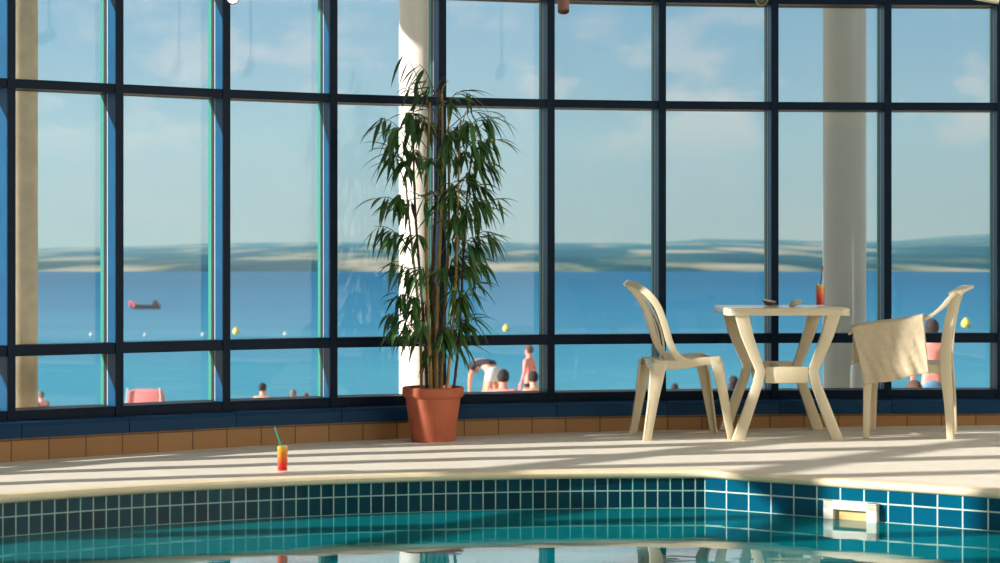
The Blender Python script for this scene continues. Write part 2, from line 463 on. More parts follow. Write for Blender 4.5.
# ------------------------------------------------------------------ outdoor columns
def column(px, Y, wpx, z0, z1, m, label, band=None):
    r = wpx * Y / F / 2; c = at(px, 300, Y)
    bm = bmesh.new()
    prof = [(0, z0), (r * 1.18, z0), (r * 1.18, z0 + 0.05), (r, z0 + 0.09)]
    prof += [(r, 1.80), (r * 0.985, 1.805), (r * 0.985, 1.825), (r, 1.83)] if band else []
    prof += [(r, z1 - 0.01), (0, z1 - 0.01)]
    lathe(bm, prof, 64, (c.x, Y, 0))
    return tag(obj('round_column', bm, m), label, 'column')
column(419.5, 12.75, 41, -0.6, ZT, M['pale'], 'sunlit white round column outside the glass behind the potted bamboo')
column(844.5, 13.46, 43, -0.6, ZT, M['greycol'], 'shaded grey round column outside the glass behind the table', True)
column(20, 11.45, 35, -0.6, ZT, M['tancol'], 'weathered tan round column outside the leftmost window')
# terrace strip outside
bm = bmesh.new(); sweep(bm, FP, [(-0.16, -0.3), (-1.9, -0.6), (-1.9, -1.0)], 0); struct('floor_terrace', bm, M['sand'])

# ------------------------------------------------------------------ furniture
def leg_bar(bm, top, foot, wt, wf, tt, tf):
    """straight tapered bar; w = size along x, t = size along y"""
    rows = []
    for p, w_, t_ in ((top, wt, tt), (foot, wf, tf)):
        x, y, z = p
        rows.append([(x - w_ / 2, y - t_ / 2, z), (x + w_ / 2, y - t_ / 2, z), (x + w_ / 2, y + t_ / 2, z), (x - w_ / 2, y + t_ / 2, z)])
    strap(bm, rows)

def ribbon(bm, path, n=5):
    """path rows: (x, z, y, width across x/z normal, width in y); swept in the xz plane"""
    P = smooth_path(path, n) if n > 1 else path
    rows = []
    for i, (x, z, y, t, w_) in enumerate(P):
        a = P[max(i - 1, 0)]; b = P[min(i + 1, len(P) - 1)]
        d = Vector((b[0] - a[0], b[1] - a[1])).normalized(); nx, nz = -d.y, d.x
        rows.append([(x - nx * t / 2, y - w_ / 2, z - nz * t / 2), (x - nx * t / 2, y + w_ / 2, z - nz * t / 2),
                     (x + nx * t / 2, y + w_ / 2, z + nz * t / 2), (x + nx * t / 2, y - w_ / 2, z + nz * t / 2)])
    strap(bm, rows)

PL = M['plastic']
# --- side chair, faces local +x
def side_chair(label, loc, rz):
    t = thing('side_chair', label, 'chair', loc, rz, None)
    # seat: dished plate with rolled front lip
    bm = bmesh.new(); nx, ny = 14, 12; top = []
    for i in range(nx + 1):
        u = i / nx; row = []
        for j in range(ny + 1):
            v = j / ny * 2 - 1
            x = -0.185 + 0.345 * u; y = v * (0.205 + 0.025 * u)
            z = 0.438 + 0.018 * u - 0.022 * math.sin(math.pi * u) * (1 - v * v) - (0.05 * max(0, (u - 0.88) / 0.12) ** 2) - 0.012 * v ** 6
            row.append(bm.verts.new((x, y, z)))
        top.append(row)
    for i in range(nx):
        for j in range(ny): bm.faces.new((top[i][j], top[i + 1][j], top[i + 1][j + 1], top[i][j + 1]))
    so = obj('seat', bm, PL, t); md = so.modifiers.new('t', 'SOLIDIFY'); md.thickness = 0.008; md.offset = -1
    # seat apron
    bm = bmesh.new()
    for s in (-1, 1):
        ribbon(bm, [(-0.20, 0.41, s * 0.205, 0.052, 0.012), (-0.05, 0.412, s * 0.213, 0.046, 0.012), (0.06, 0.43, s * 0.222, 0.044, 0.012), (0.155, 0.437, s * 0.228, 0.042, 0.012)])
    box(bm, (0.153, 0, 0.425), (0.012, 0.44, 0.045)); box(bm, (-0.195, 0, 0.41), (0.012, 0.40, 0.045))
    bevel_all(bm, 0.003); obj('apron', bm, PL, t)
    for s in (-1, 1):
        bm = bmesh.new()   # front leg: two walls meeting at an outer corner
        strap(bm, [[(0.098, s * 0.232, 0.445), (0.163, s * 0.232, 0.445), (0.163, s * 0.220, 0.445), (0.098, s * 0.220, 0.445)],
                   [(0.144, s * 0.238, 0.25), (0.195, s * 0.238, 0.25), (0.195, s * 0.226, 0.25), (0.144, s * 0.226, 0.25)],
                   [(0.194, s * 0.246, 0.0), (0.230, s * 0.246, 0.0), (0.230, s * 0.230, 0.0), (0.194, s * 0.230, 0.0)]])
        strap(bm, [[(0.153, s * 0.232, 0.445), (0.164, s * 0.232, 0.445), (0.164, s * 0.175, 0.445), (0.153, s * 0.175, 0.445)],
                   [(0.186, s * 0.238, 0.25), (0.196, s * 0.238, 0.25), (0.196, s * 0.192, 0.25), (0.186, s * 0.192, 0.25)],
                   [(0.219, s * 0.246, 0.0), (0.231, s * 0.246, 0.0), (0.231, s * 0.212, 0.0), (0.219, s * 0.212, 0.0)]])
        bevel_all(bm, 0.003); obj('leg', bm, PL, t)
        bm = bmesh.new()   # rear leg splays backwards
        strap(bm, [[(-0.13, s * 0.218, 0.425), (-0.215, s * 0.218, 0.425), (-0.215, s * 0.206, 0.425), (-0.13, s * 0.206, 0.425)],
                   [(-0.178, s * 0.228, 0.22), (-0.232, s * 0.228, 0.22), (-0.232, s * 0.216, 0.22), (-0.178, s * 0.216, 0.22)],
                   [(-0.222, s * 0.240, 0.0), (-0.262, s * 0.240, 0.0), (-0.262, s * 0.224, 0.0), (-0.222, s * 0.224, 0.0)]])
        strap(bm, [[(-0.204, s * 0.218, 0.425), (-0.216, s * 0.218, 0.425), (-0.216, s * 0.168, 0.425), (-0.204, s * 0.168, 0.425)],
                   [(-0.222, s * 0.228, 0.22), (-0.233, s * 0.228, 0.22), (-0.233, s * 0.186, 0.22), (-0.222, s * 0.186, 0.22)],
                   [(-0.252, s * 0.240, 0.0), (-0.264, s * 0.240, 0.0), (-0.264, s * 0.206, 0.0), (-0.252, s * 0.206, 0.0)]])
        bevel_all(bm, 0.003); obj('leg', bm, PL, t)
    # back frame: two stiles curving up into a bowed top rail
    bm = bmesh.new()
    def stile(s):
        return [(0.0, s * 0.214, 0.425), (-0.075, s * 0.222, 0.455), (-0.118, s * 0.232, 0.53), (-0.148, s * 0.236, 0.63),
                (-0.185, s * 0.228, 0.73), (-0.235, s * 0.200, 0.80), (-0.285, s * 0.13, 0.843), (-0.312, s * 0.05, 0.855)]
    half = stile(-1); path = half + [(-0.317, 0, 0.857)] + stile(1)[::-1]
    P = [Vector(q) for q in smooth_path(path, 5)]
    rows = []
    for i, q in enumerate(P):
        tn = (P[min(i + 1, len(P) - 1)] - P[max(i - 1, 0)]).normalized()
        cen = Vector((-0.10, 0, 0.62)); inn = (cen - q); inn = (inn - tn * inn.dot(tn)).normalized()
        inn = Vector((0, inn.y, inn.z)).normalized() if abs(inn.x) > 0.8 else inn
        wv = tn.cross(inn).normalized()
        wf = 0.019 if min(i, len(P) - 1 - i) > 3 else 0.017
        rows.append([q + inn * 0.006 - wv * wf, q + inn * 0.006 + wv * wf, q - inn * 0.006 + wv * wf, q - inn * 0.006 - wv * wf])
    strap(bm, rows); bevel_all(bm, 0.003, 2, 50); obj('backrest', bm, PL, t)
    for y in (-0.062, 0.062):
        bm = bmesh.new()
        zt = 0.845 - abs(y) * 0.18; xt = -0.305 + abs(y) * 0.35
        ribbon(bm, [(-0.12, 0.43, y * 0.9, 0.008, 0.034), (-0.125, 0.53, y * 0.95, 0.007, 0.036), (-0.155, 0.64, y, 0.007, 0.036), (-0.215, 0.76, y, 0.007, 0.036), (xt, zt, y, 0.008, 0.034)])
        bevel_all(bm, 0.002, 1, 50); obj('back_slat', bm, PL, t)
    return t

c = at(688, 437, 11.42)
sch = side_chair('ivory plastic chair without armrests, left of the table', (c.x - 0.020, 11.44, zwall(c.x) + 0.004), R(5.6))
sch.scale = (1, 1, 0.98)

# --- armchair, faces local +x, turned towards the table
def arm_chair(label, loc, rz):
    t = thing('arm_chair', label, 'chair', loc, rz)
    bm = bmesh.new(); nx, ny = 14, 12; top = []
    for i in range(nx + 1):
        u = i / nx; row = []
        for j in range(ny + 1):
            v = j / ny * 2 - 1
            x = -0.19 + 0.42 * u; y = v * (0.205 + 0.03 * u)
            z = 0.408 + 0.022 * u - 0.022 * math.sin(math.pi * u) * (1 - v * v) - (0.05 * max(0, (u - 0.88) / 0.12) ** 2)
            row.append(bm.verts.new((x, y, z)))
        top.append(row)
    for i in range(nx):
        for j in range(ny): bm.faces.new((top[i][j], top[i + 1][j], top[i + 1][j + 1], top[i][j + 1]))
    so = obj('seat', bm, PL, t); md = so.modifiers.new('t', 'SOLIDIFY'); md.thickness = 0.008; md.offset = -1
    bm = bmesh.new()
    for s in (-1, 1):
        ribbon(bm, [(-0.20, 0.385, s * 0.215, 0.05, 0.012), (0.0, 0.388, s * 0.228, 0.046, 0.012), (0.22, 0.40, s * 0.24, 0.044, 0.012)])
    box(bm, (0.224, 0, 0.395), (0.012, 0.46, 0.042)); box(bm, (-0.2, 0, 0.385), (0.012, 0.41, 0.045))
    bevel_all(bm, 0.003); obj('apron', bm, PL, t)
    for s in (-1, 1):
        # rear post: leg and stile in one, up to the top rail
        bm = bmesh.new()
        ribbon(bm, [(-0.205, 0.0, s * 0.24, 0.034, 0.014), (-0.195, 0.2, s * 0.235, 0.044, 0.014), (-0.178, 0.40, s * 0.228, 0.056, 0.014),
                    (-0.185, 0.55, s * 0.224, 0.050, 0.014), (-0.205, 0.68, s * 0.22, 0.048, 0.014), (-0.235, 0.79, s * 0.205, 0.042, 0.014)])
        ribbon(bm, [(-0.222, 0.0, s * 0.222, 0.012, 0.036), (-0.217, 0.2, s * 0.214, 0.012, 0.044), (-0.205, 0.40, s * 0.205, 0.012, 0.05),
                    (-0.208, 0.55, s * 0.201, 0.012, 0.05), (-0.228, 0.68, s * 0.197, 0.012, 0.05), (-0.254, 0.79, s * 0.186, 0.012, 0.045)])
        bevel_all(bm, 0.003, 2, 50); obj('leg', bm, PL, t)
        # front leg rising into the arm support
        bm = bmesh.new()
        ribbon(bm, [(0.232, 0.0, s * 0.262, 0.030, 0.014), (0.228, 0.2, s * 0.262, 0.036, 0.014), (0.222, 0.40, s * 0.262, 0.046, 0.014), (0.245, 0.50, s * 0.268, 0.044, 0.014), (0.262, 0.585, s * 0.272, 0.05, 0.014)])
        ribbon(bm, [(0.246, 0.0, s * 0.248, 0.012, 0.034), (0.243, 0.2, s * 0.246, 0.012, 0.038), (0.243, 0.40, s * 0.243, 0.012, 0.042), (0.262, 0.50, s * 0.252, 0.012, 0.036)])
        bevel_all(bm, 0.003, 2, 50); obj('leg', bm, PL, t)
        # armrest sweeping up to the back
        bm = bmesh.new()
        ribbon(bm, [(0.325, 0.575, s * 0.272, 0.014, 0.046), (0.285, 0.596, s * 0.274, 0.016, 0.054), (0.16, 0.622, s * 0.276, 0.016, 0.058), (0.02, 0.640, s * 0.270, 0.016, 0.056),
                    (-0.08, 0.665, s * 0.258, 0.018, 0.052), (-0.15, 0.715, s * 0.24, 0.020, 0.048), (-0.20, 0.775, s * 0.222, 0.022, 0.044), (-0.235, 0.805, s * 0.20, 0.022, 0.044)])
        bevel_all(bm, 0.004, 2, 50); obj('armrest', bm, PL, t)
    bm = bmesh.new()
    path = [(-0.225, -0.205, 0.795), (-0.262, -0.15, 0.820), (-0.285, -0.07, 0.832), (-0.292, 0, 0.835), (-0.285, 0.07, 0.832), (-0.262, 0.15, 0.820), (-0.225, 0.205, 0.795)]
    P = [Vector(q) for q in smooth_path(path, 4)]; rows = []
    for q in P: rows.append([q + Vector((0.030, 0, 0.012)), q + Vector((0.030, 0, -0.004)), q + Vector((-0.032, 0, -0.006)), q + Vector((-0.032, 0, 0.010))])
    strap(bm, rows); bevel_all(bm, 0.003, 2, 50); obj('top_rail', bm, PL, t)
    for y in (-0.12, -0.04, 0.04, 0.12):
        bm = bmesh.new()
        ribbon(bm, [(-0.195, 0.40, y * 0.9, 0.008, 0.046), (-0.205, 0.55, y, 0.007, 0.05), (-0.235, 0.70, y, 0.007, 0.05), (-0.278 + abs(y) * 0.2, 0.822 - abs(y) * 0.07, y, 0.008, 0.044)])
        bevel_all(bm, 0.002, 1, 50); obj('back_slat', bm, PL, t)
    return t

ac = at(913, 436, 11.42); ARZ = R(180 - 14); AZ = zwall(ac.x) + 0.004
arm = arm_chair('ivory plastic armchair with a beige towel over its near arm, right of the table', (ac.x, 11.42, AZ), ARZ)
arm.scale = (1, 1, 0.965)

# --- towel folded over the near armrest (local +y side of the turned chair)
def towel():
    bm = bmesh.new(); nu, nv = 44, 60; G = []
    # local chair frame: u along the arm from front (x=.33) to back (x=-.05); v across: inside hang -> over -> outside hang
    def arm_z(x): 
        pts = [(-0.08, 0.665), (0.02, 0.640), (0.16, 0.622), (0.285, 0.600), (0.34, 0.575)]
        for (x0, z0), (x1, z1) in zip(pts, pts[1:]):
            if x <= x1: return z0 + (z1 - z0) * max(0, (x - x0)) / (x1 - x0)
        return pts[-1][1]
    H = 0.31; Hi = 0.20; wid = 0.075; tot = H + wid + Hi
    for i in range(nu + 1):
        u = i / nu; row = []
        for j in range(nv + 1):
            s = j / nv * tot
            x = 0.305 - 0.375 * u
            if s < H:
                d = H - s; y = 0.314; z = -d; k = d / H
                x = x - k * (0.068 - 0.036 * u)
                y += 0.008 * k * math.sin(u * 17 + 3.2 * k + 0.9 * math.sin(k * 4)) + 0.004 * k * math.sin(u * 39 - 9 * k) + 0.03 * k
                z += 0.004 * k * math.sin(u * 9 + 1) - 0.015 * k * (1 - u)
            elif s < H + wid:
                q = (s - H) / wid; y = 0.314 - wid * q; z = 0.012 * math.sin(math.pi * q)
            else:
                d = s - H - wid; k = d / Hi; y = 0.314 - wid - 0.004 - 0.01 * k * math.sin(u * 20) ; z = -d
            row.append(bm.verts.new((x, y, arm_z(min(x, 0.33)) + 0.014 + z)))
        G.append(row)
    for i in range(nu):
        for j in range(nv): bm.faces.new((G[i][j], G[i + 1][j], G[i + 1][j + 1], G[i][j + 1]))
    o = obj('towel', bm, M['towel'], None, True, (ac.x, 11.42, AZ), ARZ)
    md = o.modifiers.new('t', 'SOLIDIFY'); md.thickness = 0.007; md.offset = 1
    o.scale = (1, 1, 0.965)
    return tag(o, 'beige towel hanging over the near arm of the armchair', 'towel')
towel()

# --- table
TX0, TX1, TY0, TY1 = 1.205, 1.865, 11.15, 11.87
TCX, TCY = (TX0 + TX1) / 2, (TY0 + TY1) / 2
TZ = 0.718
tz0 = zwall(TCX) + 0.004
table = thing('patio_table', 'ivory plastic patio table with angled legs between the two chairs', 'table', (TCX, TCY, tz0))
def rrect(w_, d_, r, n=6):
    out = []
    for cx_, cy_, a in ((w_ / 2 - r, d_ / 2 - r, 0), (-w_ / 2 + r, d_ / 2 - r, 90), (-w_ / 2 + r, -d_ / 2 + r, 180), (w_ / 2 - r, -d_ / 2 + r, 270)):
        for k in range(n + 1): out.append((cx_ + r * math.cos(R(a + 90 * k / n)), cy_ + r * math.sin(R(a + 90 * k / n))))
    return out
bm = bmesh.new(); hz = TZ - tz0
lay = [(0.0, hz - 0.040, 0), (0.0, hz - 0.008, 0), (0.004, hz - 0.002, 0), (0.010, hz, 0)]
rings = []
for ins, z, _ in lay: rings.append([bm.verts.new((x, y, z)) for x, y in rrect(0.66 - 2 * ins, 0.72 - 2 * ins, 0.05 - ins)])
rings.append([bm.verts.new((x, y, hz - 0.001)) for x, y in rrect(0.60, 0.66, 0.03)])
for a, b in zip(rings, rings[1:]):
    for k in range(len(a)): bm.faces.new((a[k], a[(k + 1) % len(a)], b[(k + 1) % len(a)], b[k]))
bm.faces.new(rings[-1])
inner = [bm.verts.new((x, y, hz - 0.040)) for x, y in rrect(0.644, 0.704, 0.042)]
inner2 = [bm.verts.new((x, y, hz - 0.010)) for x, y in rrect(0.644, 0.704, 0.042)]
for a, b in ((rings[0], inner), (inner, inner2)):
    for k in range(len(a)): bm.faces.new((a[(k + 1) % len(a)], a[k], b[k], b[(k + 1) % len(a)]))
bm.faces.new(inner2[::-1]); obj('tabletop', bm, PL, table)
def pxz(px, py, Y): q = at(px, py, Y); return q.x - TCX, q.z - tz0
for sy in (-1, 1):
    for sx in (-1, 1):
        bm = bmesh.new()
        y = sy * 0.30
        if True:
            seq = [(0.245, 0.672, 0.095), (0.212, 0.55, 0.085), (0.165, 0.43, 0.072), (0.140, 0.368, 0.066), (0.155, 0.30, 0.068), (0.210, 0.15, 0.076), (0.264, 0.0, 0.085)]
        rows = []; 
        for x, z, wd in seq:
            X = sx * x - 0.005
            yy = y + sy * 0.035 * abs(z - 0.37) / 0.37
            wh = wd * 0.78 / 2
            rows.append([(X - wh, yy - 0.026, z), (X + wh, yy - 0.026, z), (X + wh, yy + 0.026, z), (X - wh, yy + 0.026, z)])
        strap(bm, rows); bevel_all(bm, 0.006, 2, 50)
        obj('leg', bm, PL, table)
    bm = bmesh.new(); box(bm, (-0.005, sy * 0.30, 0.345), (0.23, 0.03, 0.088), 0, 0.006); obj('crossbar', bm, PL, table)
bm = bmesh.new(); box(bm, (-0.005, 0, 0.345), (0.03, 0.60, 0.07), 0, 0.005); obj('stretcher', bm, PL, table)

# --- glasses with drinks
def tumbler(label, loc, dm, r=0.0255, h=0.135, fill=0.118):
    t = thing('drinking_glass', label, 'glass', loc)
    bm = bmesh.new(); lathe(bm, [(0, 0), (r * 0.9, 0), (r * 0.93, 0.004), (r, h), (r - 0.0016, h), (r * 0.9 - 0.001, 0.008), (0, 0.008)], 32)
    obj('glass_body', bm, M['tumbler'], t)
    bm = bmesh.new(); lathe(bm, [(0, 0.0085), (r * 0.9 - 0.0015, 0.0085), (r - 0.0023, fill), (0, fill)], 32)
    obj('drink', bm, dm, t)
    return t
def straw(label, p0, p1, m, r=0.0033):
    bm = bmesh.new(); tube(bm, [p0, p1], r, 10)
    return tag(obj('drinking_straw', bm, m), label, 'straw')
g1 = at(282.5, 471, 9.50); gz = deck_z(g1.x, 9.50)
tumbler('tall glass of red and orange drink standing on the pool edge', (g1.x, 9.50, gz), M['drink'])
straw('teal straw in the glass on the pool edge', (g1.x - 0.006, 9.50, gz + 0.119), (g1.x - 0.034, 9.49, gz + 0.205), M['straw_t'])
g2 = at(820.3, 305, 11.55)
tumbler('tall glass of orange red drink standing on the table', (g2.x, 11.55, TZ), M['drink2'], 0.0255, 0.135, 0.118)
straw('dark red straw in the glass on the table', (g2.x + 0.002, 11.55, TZ + 0.119), (g2.x + 0.012, 11.54, TZ + 0.222), M['straw_r'])
# --- two small shells on the table
def shell(name, label, loc, rot, m, m2=None, sc=1.0):
    bm = bmesh.new(); seg, rg = 28, 8
    top = bm.verts.new((0, 0, 0)); prev = None
    for k in range(1, rg + 1):
        f_ = k / rg
        ring = []
        for j in range(seg):
            a = 2 * math.pi * j / seg
            rr = f_ * (1 + 0.03 * math.sin(10 * a))
            ring.append(bm.verts.new((0.042 * sc * rr * math.cos(a), 0.03 * sc * rr * math.sin(a), 0.026 * sc * f_ ** 2.2)))
        for j in range(seg):
            if prev is None: bm.faces.new((top, ring[j], ring[(j + 1) % seg]))
            else: bm.faces.new((prev[j], ring[j], ring[(j + 1) % seg], prev[(j + 1) % seg]))
        prev = ring
    o = obj(name, bm, [m, m2 or m], None, True, loc)
    md = o.modifiers.new('t', 'SOLIDIFY'); md.thickness = 0.004; md.offset = -1; md.material_offset = 1 if m2 else 0
    o.rotation_euler = rot
    return tag(o, label, 'shell')
s1 = at(768, 305, 11.5)
shell('open_shell', 'small open shell with a dark brown inside on the table', (s1.x + 0.003, 11.5, TZ + 0.006), (R(14), R(10), 0), M['brownbag'], M['shell'], 0.95)
s2 = at(795, 305, 11.5)
shell('grey_shell', 'small grey shell leaning upside down on the table', (s2.x - 0.006, 11.5, TZ + 0.036), (R(196), R(-28), R(8)), M['shell'], None, 0.95)

# ------------------------------------------------------------------ potted bamboo
pp = at(433, 443, 11.30); pz = zwall(pp.x) + 0.006
plant = thing('potted_bamboo', 'tall green bamboo in a terracotta pot by the windows', 'potted plant', (pp.x, 11.30, pz))
bm = bmesh.new()
lathe(bm, [(0, 0), (0.112, 0), (0.118, 0.012), (0.146, 0.215), (0.148, 0.232), (0.162, 0.243), (0.166, 0.256), (0.166, 0.286), (0.160, 0.293), (0.148, 0.292), (0.144, 0.262), (0, 0.262)], 64)
obj('pot', bm, M['terracotta'], plant)
bm = bmesh.new(); lathe(bm, [(0.142, 0.263), (0.10, 0.272), (0.05, 0.276), (0, 0.277)], 40); obj('soil', bm, M['soil'], plant)

def leaf(bm, base, d, up, L, W, mi=0):
    """lance-shaped leaf, bending down along its length"""
    d = d.normalized(); side = d.cross(up)
    if side.length < 1e-3: side = Vector((1, 0, 0))
    side.normalize(); nrm = side.cross(d).normalized()
    prev = None; p = base.copy(); n = 6; dd = d.copy()
    prof = [0.06, 0.7, 1.0, 0.86, 0.6, 0.3, 0.0]
    for k in range(n + 1):
        w_ = W * prof[k] / 2
        nn = side.cross(dd).normalized()
        cur = [bm.verts.new(p + side * w_), bm.verts.new(p - nn * w_ * 0.35), bm.verts.new(p - side * w_)] if k < n else [bm.verts.new(p)]
        if prev:
            if len(cur) == 3:
                bm.faces.new((prev[0], prev[1], cur[1], cur[0])); bm.faces.new((prev[1], prev[2], cur[2], cur[1]))
            else:
                bm.faces.new((prev[0], prev[1], cur[0])); bm.faces.new((prev[1], prev[2], cur[0]))
        prev = cur; p = p + dd * (L / n); dd = (dd + Vector((0, 0, -0.17))).normalized()

def rel(px, py, dy=0.0):
    q = at(px, py, 11.30 + dy); return Vector((q.x - pp.x, dy, q.z - pz))
# canes: (foot px, top px, top py, depth offset, radius, material, lean)
canes = [(421.5, 408, 178, 0.00, 0.0085, 'cane'), (425, 414, 128, 0.05, 0.009, 'cane2'), (429, 428, 104, -0.04, 0.0105, 'cane'), (434, 437, 92, 0.04, 0.011, 'cane2'),
         (438, 441, 96, -0.02, 0.0115, 'cane'), (443, 449, 108, 0.07, 0.010, 'cane'), (447, 463, 122, -0.06, 0.009, 'cane'), (452, 474, 146, 0.02, 0.008, 'cane2')]
# leaf sprays: (attach cane, start py, tip px, tip py, depth, leaves)
sprays = [
 (2, 112, 402, 52, 0.02, 4), (3, 108, 419, 64, -0.03, 5), (3, 118, 408, 88, 0.06, 6), (4, 112, 428, 84, -0.08, 7), (4, 110, 470, 94, 0.05, 6), (3, 124, 452, 100, -0.05, 8),
 (1, 150, 380, 118, 0.00, 9), (1, 160, 388, 134, -0.08, 9), (2, 140, 405, 112, 0.10, 7), (2, 150, 396, 128, -0.12, 9), (3, 140, 418, 116, 0.14, 8), (5, 128, 488, 112, 0.05, 6), (6, 140, 492, 118, -0.06, 9), (5, 140, 470, 122, -0.12, 9),
 (6, 150, 505, 116, 0.02, 4), (7, 158, 496, 140, 0.08, 8), (6, 160, 484, 142, -0.08, 10), (4, 150, 458, 128, 0.1, 9), (4, 160, 446, 138, -0.14, 9), (7, 170, 478, 154, 0.05, 9), (5, 170, 466, 152, -0.10, 9),
 (0, 190, 388, 150, 0.03, 7), (1, 182, 400, 160, -0.08, 8), (2, 176, 415, 150, 0.08, 7), (3, 182, 430, 158, -0.12, 8),
 (0, 218, 378, 198, 0.02, 5), (0, 214, 396, 196, -0.08, 9), (1, 222, 408, 200, 0.1, 9), (2, 218, 424, 198, -0.1, 9), (3, 214, 440, 196, 0.1, 8), (5, 212, 456, 192, -0.08, 8), (7, 206, 480, 186, 0.02, 8),
 (6, 216, 482, 200, -0.08, 10), (7, 222, 500, 200, 0.03, 5), (7, 226, 490, 208, 0.08, 10), (5, 226, 470, 206, -0.12, 9),
 (0, 252, 374, 226, 0.03, 7), (0, 256, 388, 232, -0.08, 9), (1, 262, 404, 232, 0.08, 5), (7, 254, 492, 232, 0.04, 9), (6, 258, 480, 238, -0.08, 10), (4, 256, 462, 240, 0.1, 8),
 (0, 284, 392, 262, -0.05, 8), (1, 290, 404, 268, 0.08, 9), (2, 288, 420, 268, -0.1, 8), (5, 282, 456, 258, 0.06, 8), (6, 284, 474, 262, -0.06, 10), (7, 280, 484, 264, 0.04, 8), (4, 290, 448, 266, -0.12, 8),
 (0, 318, 398, 294, 0.06, 8), (1, 322, 410, 296, -0.08, 8), (2, 326, 426, 300, 0.1, 6), (5, 312, 458, 290, -0.08, 8), (7, 306, 478, 284, 0.04, 7), (6, 316, 466, 292, 0.0, 8),
 (0, 338, 388, 314, 0.02, 8), (0, 346, 396, 324, -0.08, 9), (1, 350, 408, 328, 0.08, 8), (2, 346, 420, 320, -0.12, 7), (5, 340, 456, 318, 0.06, 9), (6, 344, 468, 322, -0.04, 9), (4, 352, 446, 330, -0.1, 8), (6, 362, 466, 344, 0.02, 6),
]
r2_ = random.Random(3)
for q_ in range(24):
    y_ = 112 + 245 * q_ / 24; half = 52 if y_ < 260 else 36
    x_ = 438 + r2_.uniform(-half, half); ck_ = min(7, max(0, int((x_ - 396) / 11)))
    sprays.append((ck_, max(y_ + 22, canes[ck_][2] + 12), x_, y_, r2_.uniform(-0.13, 0.13), 8))
cane_obj = []; cane_pts = []
for k, (fx, tx, ty, dy, r, mt) in enumerate(canes):
    bm = bmesh.new(); a = rel(fx, 388, dy); a.z = 0.26; b = rel(tx, ty, dy * 1.6)
    pts = []; rad = []; n = 14
    for i in range(n + 1):
        f_ = i / n; q = a.lerp(b, f_) + Vector((0.012 * math.sin(f_ * 5 + k), 0.01 * math.sin(f_ * 4 + 2 * k), 0))
        rr = r * (1 - 0.45 * f_)
        pts += [q, q + Vector((0, 0, 0.006)), q + Vector((0, 0, 0.012))]; rad += [rr, rr * 1.25, rr]
    tube(bm, pts, rad, 10)
    # a thin arching tip
    tip = [b, b + Vector((0.012 * (1 if tx > 433 else -1), 0, 0.05)), b + Vector((0.04 * (1 if tx > 433 else -1), 0, 0.085))]
    tube(bm, tip, [r * 0.45, r * 0.3, r * 0.15], 6)
    cane_obj.append(obj('cane', bm, M[mt], plant)); cane_pts.append((a, b, k))
leafb = [bmesh.new() for _ in canes]
for ck, sy, tx, ty, dy, nl in sprays:
    a, b, k = cane_pts[ck]
    z = rel(433, sy).z; f_ = max(0, min(1, (z - a.z) / (b.z - a.z)))
    st = a.lerp(b, f_) + Vector((0.012 * math.sin(f_ * 5 + k), 0.01 * math.sin(f_ * 4 + 2 * k), 0)); tp = rel(tx, ty, dy)
    mid = st.lerp(tp, 0.55) + Vector((0, 0, 0.045))
    P = [Vector(q) for q in smooth_path([tuple(st), tuple(mid), tuple(tp)], 5)]
    nf = len(leafb[ck].faces); tube(leafb[ck], P, [0.0030 - 0.0018 * i / len(P) for i in range(len(P))], 5)
    leafb[ck].faces.ensure_lookup_table()
    for fc in leafb[ck].faces[nf:]: fc.material_index = 1
    out = (tp - st); out.z *= 0.3; out.normalize()
    nl = int(nl * 1.2)
    for j in range(nl):
        f2 = 0.35 + 0.65 * (j + rnd.random() * 0.5) / nl
        q = P[min(len(P) - 1, int(f2 * (len(P) - 1) + 0.5))]
        az = rnd.uniform(-1.25, 1.25); o2 = Matrix.Rotation(az, 3, 'Z') @ out
        d = o2 * rnd.uniform(0.5, 1) + Vector((0, 0, rnd.uniform(-1.6, 0.1)))
        leaf(leafb[ck], q, d, Vector((0, 0, 1)), rnd.uniform(0.13, 0.22), rnd.uniform(0.020, 0.033))
for ck in range(len(canes)):
    o = obj('foliage', leafb[ck], [M['leaf'], M['twig']], cane_obj[ck], True)

# ------------------------------------------------------------------ skimmer in the right-hand pool wall
sk = at(852.5, 519, 9.115); ang = math.atan2(rdir.y, rdir.x)
SKS = 0.87
skm = thing('pool_skimmer', 'white skimmer opening set in the right-hand tiled pool wall', 'pool skimmer', (sk.x, sk.y, -0.152), ang)
skm.scale = (SKS,) * 3
bm = bmesh.new()
for cxx, czz, sx_, sz_ in ((-0.118, 0, 0.055, 0.19), (0.118, 0, 0.055, 0.19), (0, 0.074, 0.291, 0.042), (0, -0.074, 0.291, 0.042)):
    box(bm, (cxx, -0.016, czz), (sx_, 0.034, sz_), 0, 0.003)
obj('frame', bm, M['white'], skm, False)
bm = bmesh.new(); box(bm, (0, -0.004, 0), (0.19, 0.006, 0.12)); obj('throat', bm, M['skimin'], skm, False)

# ------------------------------------------------------------------ ceiling spotlights
def spot(name, label, px, py, Y, axis, body, lens, r=0.026, ln=0.11, glow=False):
    c = at(px, py, Y); ax = Vector(axis).normalized()
    t = thing(name, label, 'spotlight', (c.x, Y, c.z))
    bm = bmesh.new(); lathe(bm, [(0, -ln), (r * 0.8, -ln), (r, -ln * 0.8), (r, 0.0), (r * 0.86, 0.0), (r * 0.86, -0.012)], 28, (0, 0, 0), 0, ax); obj('housing', bm, body, t)
    bm = bmesh.new(); lathe(bm, [(0, -0.004), (r * 0.5, -0.006), (r * 0.86, -0.012)], 28, (0, 0, 0), 0, ax); obj('lens', bm, lens, t)
    bm = bmesh.new(); q = -ax * ln * 0.7; tube(bm, [q, q + Vector((0, 0, 0.12)), Vector((q.x, q.y, ZT + 0.04 - c.z))], 0.008, 8); obj('stem', bm, M['lampgrey'], t)
    return t
